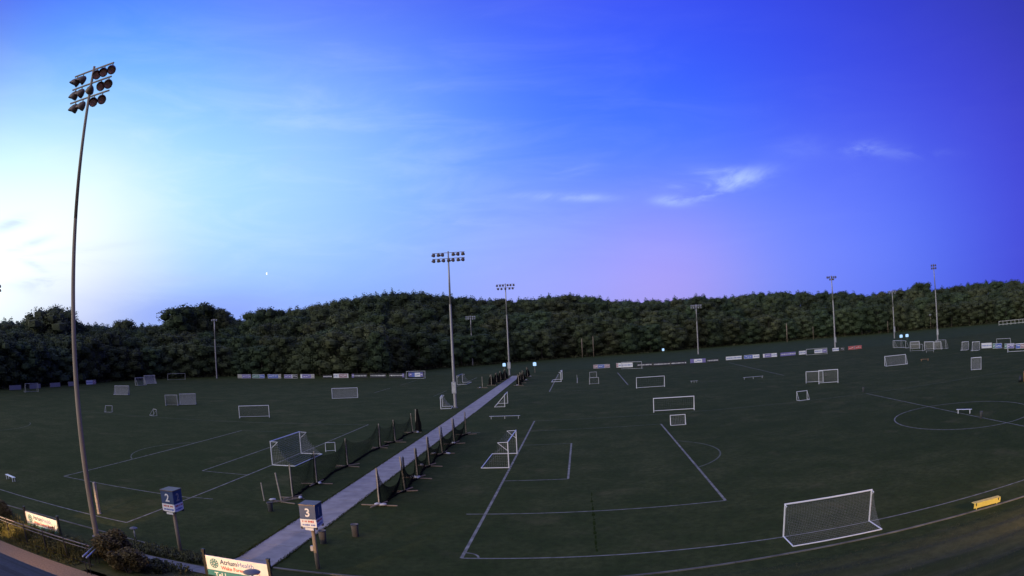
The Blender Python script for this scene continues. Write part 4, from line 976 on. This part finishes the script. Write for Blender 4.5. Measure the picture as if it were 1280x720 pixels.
# turf tufts on the dry bank at the right so it is not one smooth sheet
pb = MB()
for _ in range(16000):
    x, y = rnd.uniform(0, 48), rnd.uniform(19, 30.4); z = bank(x, y) - .01; h = rnd.uniform(.03, .10); a = rnd.uniform(0, 6.28); w = .012; dx, dy = rnd.uniform(-.05, .05), rnd.uniform(-.05, .05)
    pb.add([(x - w * cos(a), y - w * sin(a), z), (x + w * cos(a), y + w * sin(a), z), (x + dx, y + dy, z + h)], [(0, 1, 2)])
stuff(pb.build('bank_grass', material('dry_grass_blade', (.05, .05, .022), .9, col2=(.13, .115, .06), scale=.8)), 'short dry grass on the bank at the lower right', 'grass')

# the building's low roof under the camera
rf = thing('clubhouse', 'low building with a dark blue-grey shingle roof at the lower left corner', 'building', (-32, 15.3, 1.0))
slope = .36
for k in range(26):
    y0 = -.42 * k; z0 = 3.0 + .42 * k * slope
    c = MB()
    x = -22.0 - (.5 if k % 2 else 0)
    c.add([(-22, y0, z0 + .06), (17.0, y0, z0 + .06), (17.0, y0 - .44, z0 + .44 * slope + .005), (-22, y0 - .44, z0 + .44 * slope + .005), (-22, y0, z0), (17.0, y0, z0)],
          [(0, 1, 2, 3), (4, 5, 1, 0)])
    c.build('shingle_course', SHING, rf)
MB().box((-2.5, .06, 2.93), (39, .1, .16)).build('gutter', LAMPD, rf)
wl = MB().box((-2.5, -.8, 1.45), (38, .2, 2.9)); wall_ = wl.build('wall', BRICK, rf)
MB().add([(-22, .0, 2.98), (17, .0, 2.98), (17, -.8, 2.98), (-22, -.8, 2.98)], [(0, 1, 2, 3)]).build('soffit', PALE, rf)
for x in (-9, -3, 3, 9): MB().box((x, -.68, 1.6), (1.6, .08, 1.2)).build('window', DARKV, rf)

# lamps of the place: one under the eave at the left, one on a post outside the right edge
GLOW = material('warm_lamp_glass', (.8, .7, .5), .3, emit=((1.0, .62, .28), 6))
def wall_lamp(loc, label, energy, aim, size=70, blend=.6, post=None):
    t = thing('warm_lamp', label, 'lamp', loc)
    MB().lathe([(0, .10), (.10, .09), (.15, -.02), (.16, -.06)], 12).build('shade', LAMPD, t, True)
    MB().lathe([(.11, -.02), (.11, -.05), (0, -.09)], 12).build('bulb', GLOW, t, True)
    if post: MB().tube((0, 0, -post), (0, 0, .05), .05, n=8).build('post', GALV, t)
    ld = bpy.data.lights.new('warm_lamp_light', 'SPOT'); ld.energy = energy; ld.color = (1.0, .58, .26); ld.spot_size = radians(size); ld.spot_blend = blend; ld.shadow_soft_size = .12
    lo = bpy.data.objects.new('lamp_beam', ld); link(lo, t); lo.location = (0, 0, -.14)
    d = Vector(aim) - Vector(loc); lo.rotation_euler = d.to_track_quat('-Z', 'Y').to_euler()
    return t
wall_lamp((-33.0, 14.9, 5.2), 'warm lamp on a short mast on the clubhouse roof', 26000, (-33.3, 27.0, 1.45), 20, .4, post=2.1)
wall_lamp((-27.2, 15.7, 3.6), 'second warm lamp under the eave of the clubhouse, shining along the walkway', 900, (-28.2, 24.4, 1.3), 90, .9)
wall_lamp((-20.2, 15.6, 3.6), 'third warm lamp under the eave of the clubhouse, shining towards the box signs', 10000, (-17.0, 28.6, 2.2), 34, .7)
wall_lamp((31.5, 15.5, 5.6), 'warm lamp on a post on the bank at the right', 17000, (25.0, 32.2, .3), 76, 1.0, post=4)

# ------------------------------------------------------------------ the wood
def crown_mesh(seed):
    """broad crown: overlapping leafy boughs over an open inside, many small leaf sprays"""
    rnd = random.Random(seed); mb = MB(); rx = rnd.uniform(5.2, 6.4); conic = seed % 7 == 0
    lobes = []
    for k in range(26):
        q = (k + rnd.random()) / 26; z = 1.8 + 11.6 * q
        taper = (1.05 - q * .85) if conic else max(.05, 1 - abs((q - .45) / .64) ** 3.0) ** .5
        a = k * 2.4 + rnd.uniform(-.5, .5); d = rx * .72 * taper * (.30 + .70 * math.sqrt(rnd.random()))
        lobes.append((Vector((d * cos(a), d * sin(a), z)), rnd.uniform(1.5, 2.5) * (.6 + .45 * taper)))
    if not conic:
        for k in range(4):
            a = rnd.uniform(0, 6.28); d = rnd.uniform(.4, 4.0); lobes.append((Vector((d * cos(a), d * sin(a), 13.4 - d * .22)), rnd.uniform(1.2, 2.1)))
    for c, r in lobes:
        N = 6; vs = []
        for j in range(4):
            ph = pi * j / 3
            for i in range(N):
                th = 2 * pi * i / N; rr = r * .74 * rnd.uniform(.85, 1.15)
                vs.append(c + Vector((rr * sin(ph) * cos(th), rr * sin(ph) * sin(th), rr * .8 * cos(ph))))
        mb.add(vs, [(j * N + i, j * N + (i + 1) % N, (j + 1) * N + (i + 1) % N, (j + 1) * N + i) for j in range(3) for i in range(N)])
        for _ in range(int(34 * r * r)):
            a, b = rnd.uniform(0, 2 * pi), math.acos(rnd.uniform(-.8, 1)); rr = r * rnd.uniform(.80, 1.20)
            nrm = Vector((sin(b) * cos(a), sin(b) * sin(a), cos(b) * .85)); p_ = c + nrm * rr
            t1 = nrm.cross(Vector((rnd.uniform(-1, 1), rnd.uniform(-1, 1), rnd.uniform(-1, 1)))).normalized(); t2 = (nrm + Vector((rnd.uniform(-.8, .8), rnd.uniform(-.8, .8), rnd.uniform(-.8, .8)))).cross(t1).normalized()
            s = rnd.uniform(.15, .31)
            mb.add([p_ - t1 * s, p_ + t2 * s * .7, p_ + t1 * s, p_ - t2 * s * .7], [(0, 1, 2, 3)])
    return mb.mesh('crown', LEAF)
CROWNS = [crown_mesh(s) for s in range(1, 11)]
def trunk_mesh(seed):
    rnd = random.Random(seed + 90); mb = MB(); mb.tube((0, 0, -1.5), (.1, 0, 4.5), .34, .24, 7).tube((.1, 0, 4.5), (.2, .1, 11), .24, .10, 6)
    for k in range(5):
        a = rnd.uniform(0, 6.28); z = rnd.uniform(3.5, 8.5); mb.tube((.12, 0, z), (2.6 * cos(a), 2.6 * sin(a), z + 2.6), .12, .05, 5)
    return mb.mesh('trunk', BARK)
TRUNKS = [trunk_mesh(s) for s in range(4)]
LM = [(-46, 'the tall near pole'), (-32.2, 'the slim pale left pole'), (-11.2, 'the middle light pole'), (-6.3, 'the pole ending the path'), (10.2, 'the short centre pole'), (22.6, 'the orange-banner pole'), (28.2, 'the short right pole'), (32.3, 'the tallest right pole')]
ORD = ['nearest', 'second', 'third', 'fourth', 'fifth', 'sixth', 'seventh', 'eighth', 'ninth', 'tenth', 'eleventh', 'twelfth', 'thirteenth', 'fourteenth', 'fifteenth', 'sixteenth', 'seventeenth', 'eighteenth', 'nineteenth', 'twentieth']
ORD += [a + '-' + b for a in ('twenty', 'thirty', 'forty') for b in ('first', 'second', 'third', 'fourth', 'fifth', 'sixth', 'seventh', 'eighth', 'ninth')]
ROWN = ['front-row tree', 'second-row tree', 'mid-slope tree', 'upper-slope tree', 'skyline tree']
ROWG = ['trees at the edge of the wood', 'trees of the second rank', 'trees on the middle slope', 'trees on the upper slope', 'trees on the skyline']
# walk along the wood edge
pts = [Vector(p_) for p_ in TREE_EDGE]; cum = [0]
for a, b in zip(pts, pts[1:]): cum.append(cum[-1] + (b - a).length)
def along(s):
    for i in range(len(pts) - 1):
        if s <= cum[i + 1]: return pts[i].lerp(pts[i + 1], (s - cum[i]) / (cum[i + 1] - cum[i]))
    return pts[-1]
trees = []
for k in range(5):
    az_list = []; a_ = -59 + U(0, 1.5)
    while a_ < 48:
        az_list.append(a_); a_ += (1.78, 1.9, 1.9, 1.9, 1.86)[k] * U(.85, 1.15)
    for az in az_list:
        d = edge_dist(az) + ROW_OFF[k] + U(-3, 3) * (1 if k else .5)
        x, y = d * sin(radians(az)), d * cos(radians(az))
        z = hill_z(az, d) if k else 0.0
        if k == 4:
            top = d * math.tan(radians(skyline(az))) + CAM_H; H = top - z + U(-.8, .4)
            if H < 9: H = 9
        elif k == 0: H = min(U(12.0, 17.5), d * math.tan(radians(skyline(az) - .3)) + CAM_H)
        else: H = min(U(13.5, 18.0), d * math.tan(radians(skyline(az) - .22)) + CAM_H - z); H = max(H, 8.5)
        trees.append((k, az, x, y, z, min(H, 24)))
for az, e, o in [(-48.3, 3.35, 40), (-46.9, 3.5, 44), (-35.4, 3.6, 42), (-33.2, 3.75, 48), (-31.6, 3.4, 44), (-28.6, 2.9, 40), (-27.3, 3.2, 44), (-40.6, 2.35, 46), (30.9, 2.25, 50)]:
    d = edge_dist(az) + o; z = hill_z(az, d); trees.append((3, az, d * sin(radians(az)), d * cos(radians(az)), z, d * math.tan(radians(e)) + CAM_H - z))
for k in range(5):
    row = sorted([t_ for t_ in trees if t_[0] == k], key=lambda t_: t_[1])
    for (kk, az, x, y, z, H) in row:
        # nearest landmark and the count from it
        la, ln = min(LM, key=lambda q: abs(q[0] - az)); side = 'right' if az >= la else 'left'
        between = sorted([abs(t_[1] - la) for t_ in row if min(LM, key=lambda q: abs(q[0] - t_[1]))[0] == la and (t_[1] >= la) == (az >= la)])
        idx = between.index(abs(az - la))
        rt = thing('broadleaf_tree', '%s, %s to the %s of %s' % (ROWN[k], ORD[idx], side, ln), 'tree', (x, y, z), U(0, 6.28), ROWG[k])
        s = H / 15.6; ws = max(s * U(1.1, 1.4), U(1.2, 1.4))
        rt.scale = (ws, ws, s)
        link(bpy.data.objects.new('trunk', random.choice(TRUNKS)), rt)
        link(bpy.data.objects.new('crown', random.choice(CROWNS)), rt)
NT = len(trees)
dw = MB(); rnd = random.Random(21)   # the wood goes on behind the skyline trees as one canopy
def canopy_top(az, o):
    d = edge_dist(az) + o
    return d, d * math.tan(radians(skyline(az) - .20 + .16 * sin(az * 5.1 + o) * sin(az * 2.3 + 1) + .10 * sin(az * 9.7 + o))) + CAM_H
NA = 420; prev = None
cvs = []
for i in range(NA + 1):
    az = -60 + 110 * i / NA
    for o, dz in ((72, -6.0), (76, -1.6), (84, -.6), (96, -1.2), (130, -7)):
        d, z = canopy_top(az, 84); d = edge_dist(az) + o + 1.2 * sin(az * 7 + o)
        cvs.append((d * sin(radians(az)), d * cos(radians(az)), z + dz + .5 * sin(az * 11 + o * 2)))
dw.add(cvs, [(i * 5 + j, i * 5 + j + 1, (i + 1) * 5 + j + 1, (i + 1) * 5 + j) for i in range(NA) for j in range(4)])
for _ in range(26000):
    az = rnd.uniform(-60, 49); o = rnd.uniform(70, 92); d0, z = canopy_top(az, 84); d = edge_dist(az) + o
    z += rnd.uniform(-4.5, .3) if o < 78 else rnd.uniform(-1.8, .3); s = rnd.uniform(.22, .42)
    M = Matrix.Rotation(rnd.uniform(0, 6.28), 3, 'Z') @ Matrix.Rotation(rnd.uniform(-1.3, 1.3), 3, 'X'); c = Vector((d * sin(radians(az)), d * cos(radians(az)), z))
    dw.add([c + M @ Vector((-s, 0, 0)), c + M @ Vector((0, -s * .7, 0)), c + M @ Vector((s, 0, 0)), c + M @ Vector((0, s * .7, 0))], [(0, 1, 2, 3)])
stuff(dw.build('distant_wood', LEAF), 'continuous canopy of the wood going on behind the skyline trees', 'wood')
ug = MB(); rnd = random.Random(12)
for _ in range(15000):
    az = rnd.uniform(-62, 52); d = edge_dist(az) + rnd.uniform(-3.5, 5); x, y = d * sin(radians(az)), d * cos(radians(az))
    hmax = 1.2 + 2.4 * abs(sin(az * 1.3) * sin(az * .37 + 1)); z = rnd.uniform(0, hmax) * min(1, max(.25, (d - edge_dist(az) + 4) / 5)); s = rnd.uniform(.25, .5)
    M = Matrix.Rotation(rnd.uniform(0, 6.28), 3, 'Z') @ Matrix.Rotation(rnd.uniform(-1.2, 1.2), 3, 'X'); c = Vector((x, y, z))
    ug.add([c + M @ Vector((-s, 0, 0)), c + M @ Vector((0, -s * .7, 0)), c + M @ Vector((s, 0, 0)), c + M @ Vector((0, s * .7, 0))], [(0, 1, 2, 3)])
stuff(ug.build('undergrowth', EDGEL), 'low tangled undergrowth along the foot of the wood', 'undergrowth')

# ------------------------------------------------------------------ the moon
md = Vector((-0.45668, 0.88339, 0.10521)).normalized(); mr = 10.0; dist = 5200.0
mo = MB(); N = 12; outer = [(sin(pi * i / N), cos(pi * i / N)) for i in range(N + 1)]
rt_ = Vector((md.y, -md.x, 0)).normalized(); up_ = rt_.cross(md)
def mp_(u, v, dd): return md * dist + rt_ * u * mr - up_ * v * mr + md * dd
front = [mp_(-u, v, 0) for u, v in outer]; inner = [mp_(-u * .15, v, 0) for u, v in outer]
b0 = [mp_(-u, v, 2) for u, v in outer]; b1 = [mp_(-u * .15, v, 2) for u, v in outer]; n_ = N + 1
mo.add(front + inner + b0 + b1, [(i, i + 1, n_ + i + 1, n_ + i) for i in range(N)] + [(2 * n_ + i, 3 * n_ + i, 3 * n_ + i + 1, 2 * n_ + i + 1) for i in range(N)] + [(i, 2 * n_ + i, 2 * n_ + i + 1, i + 1) for i in range(N)] + [(n_ + i, n_ + i + 1, 3 * n_ + i + 1, 3 * n_ + i) for i in range(N)])
tag(mo.build('crescent_moon', MOON), 'tiny bright crescent moon low in the sky at the left', 'moon')
print('trees', NT)
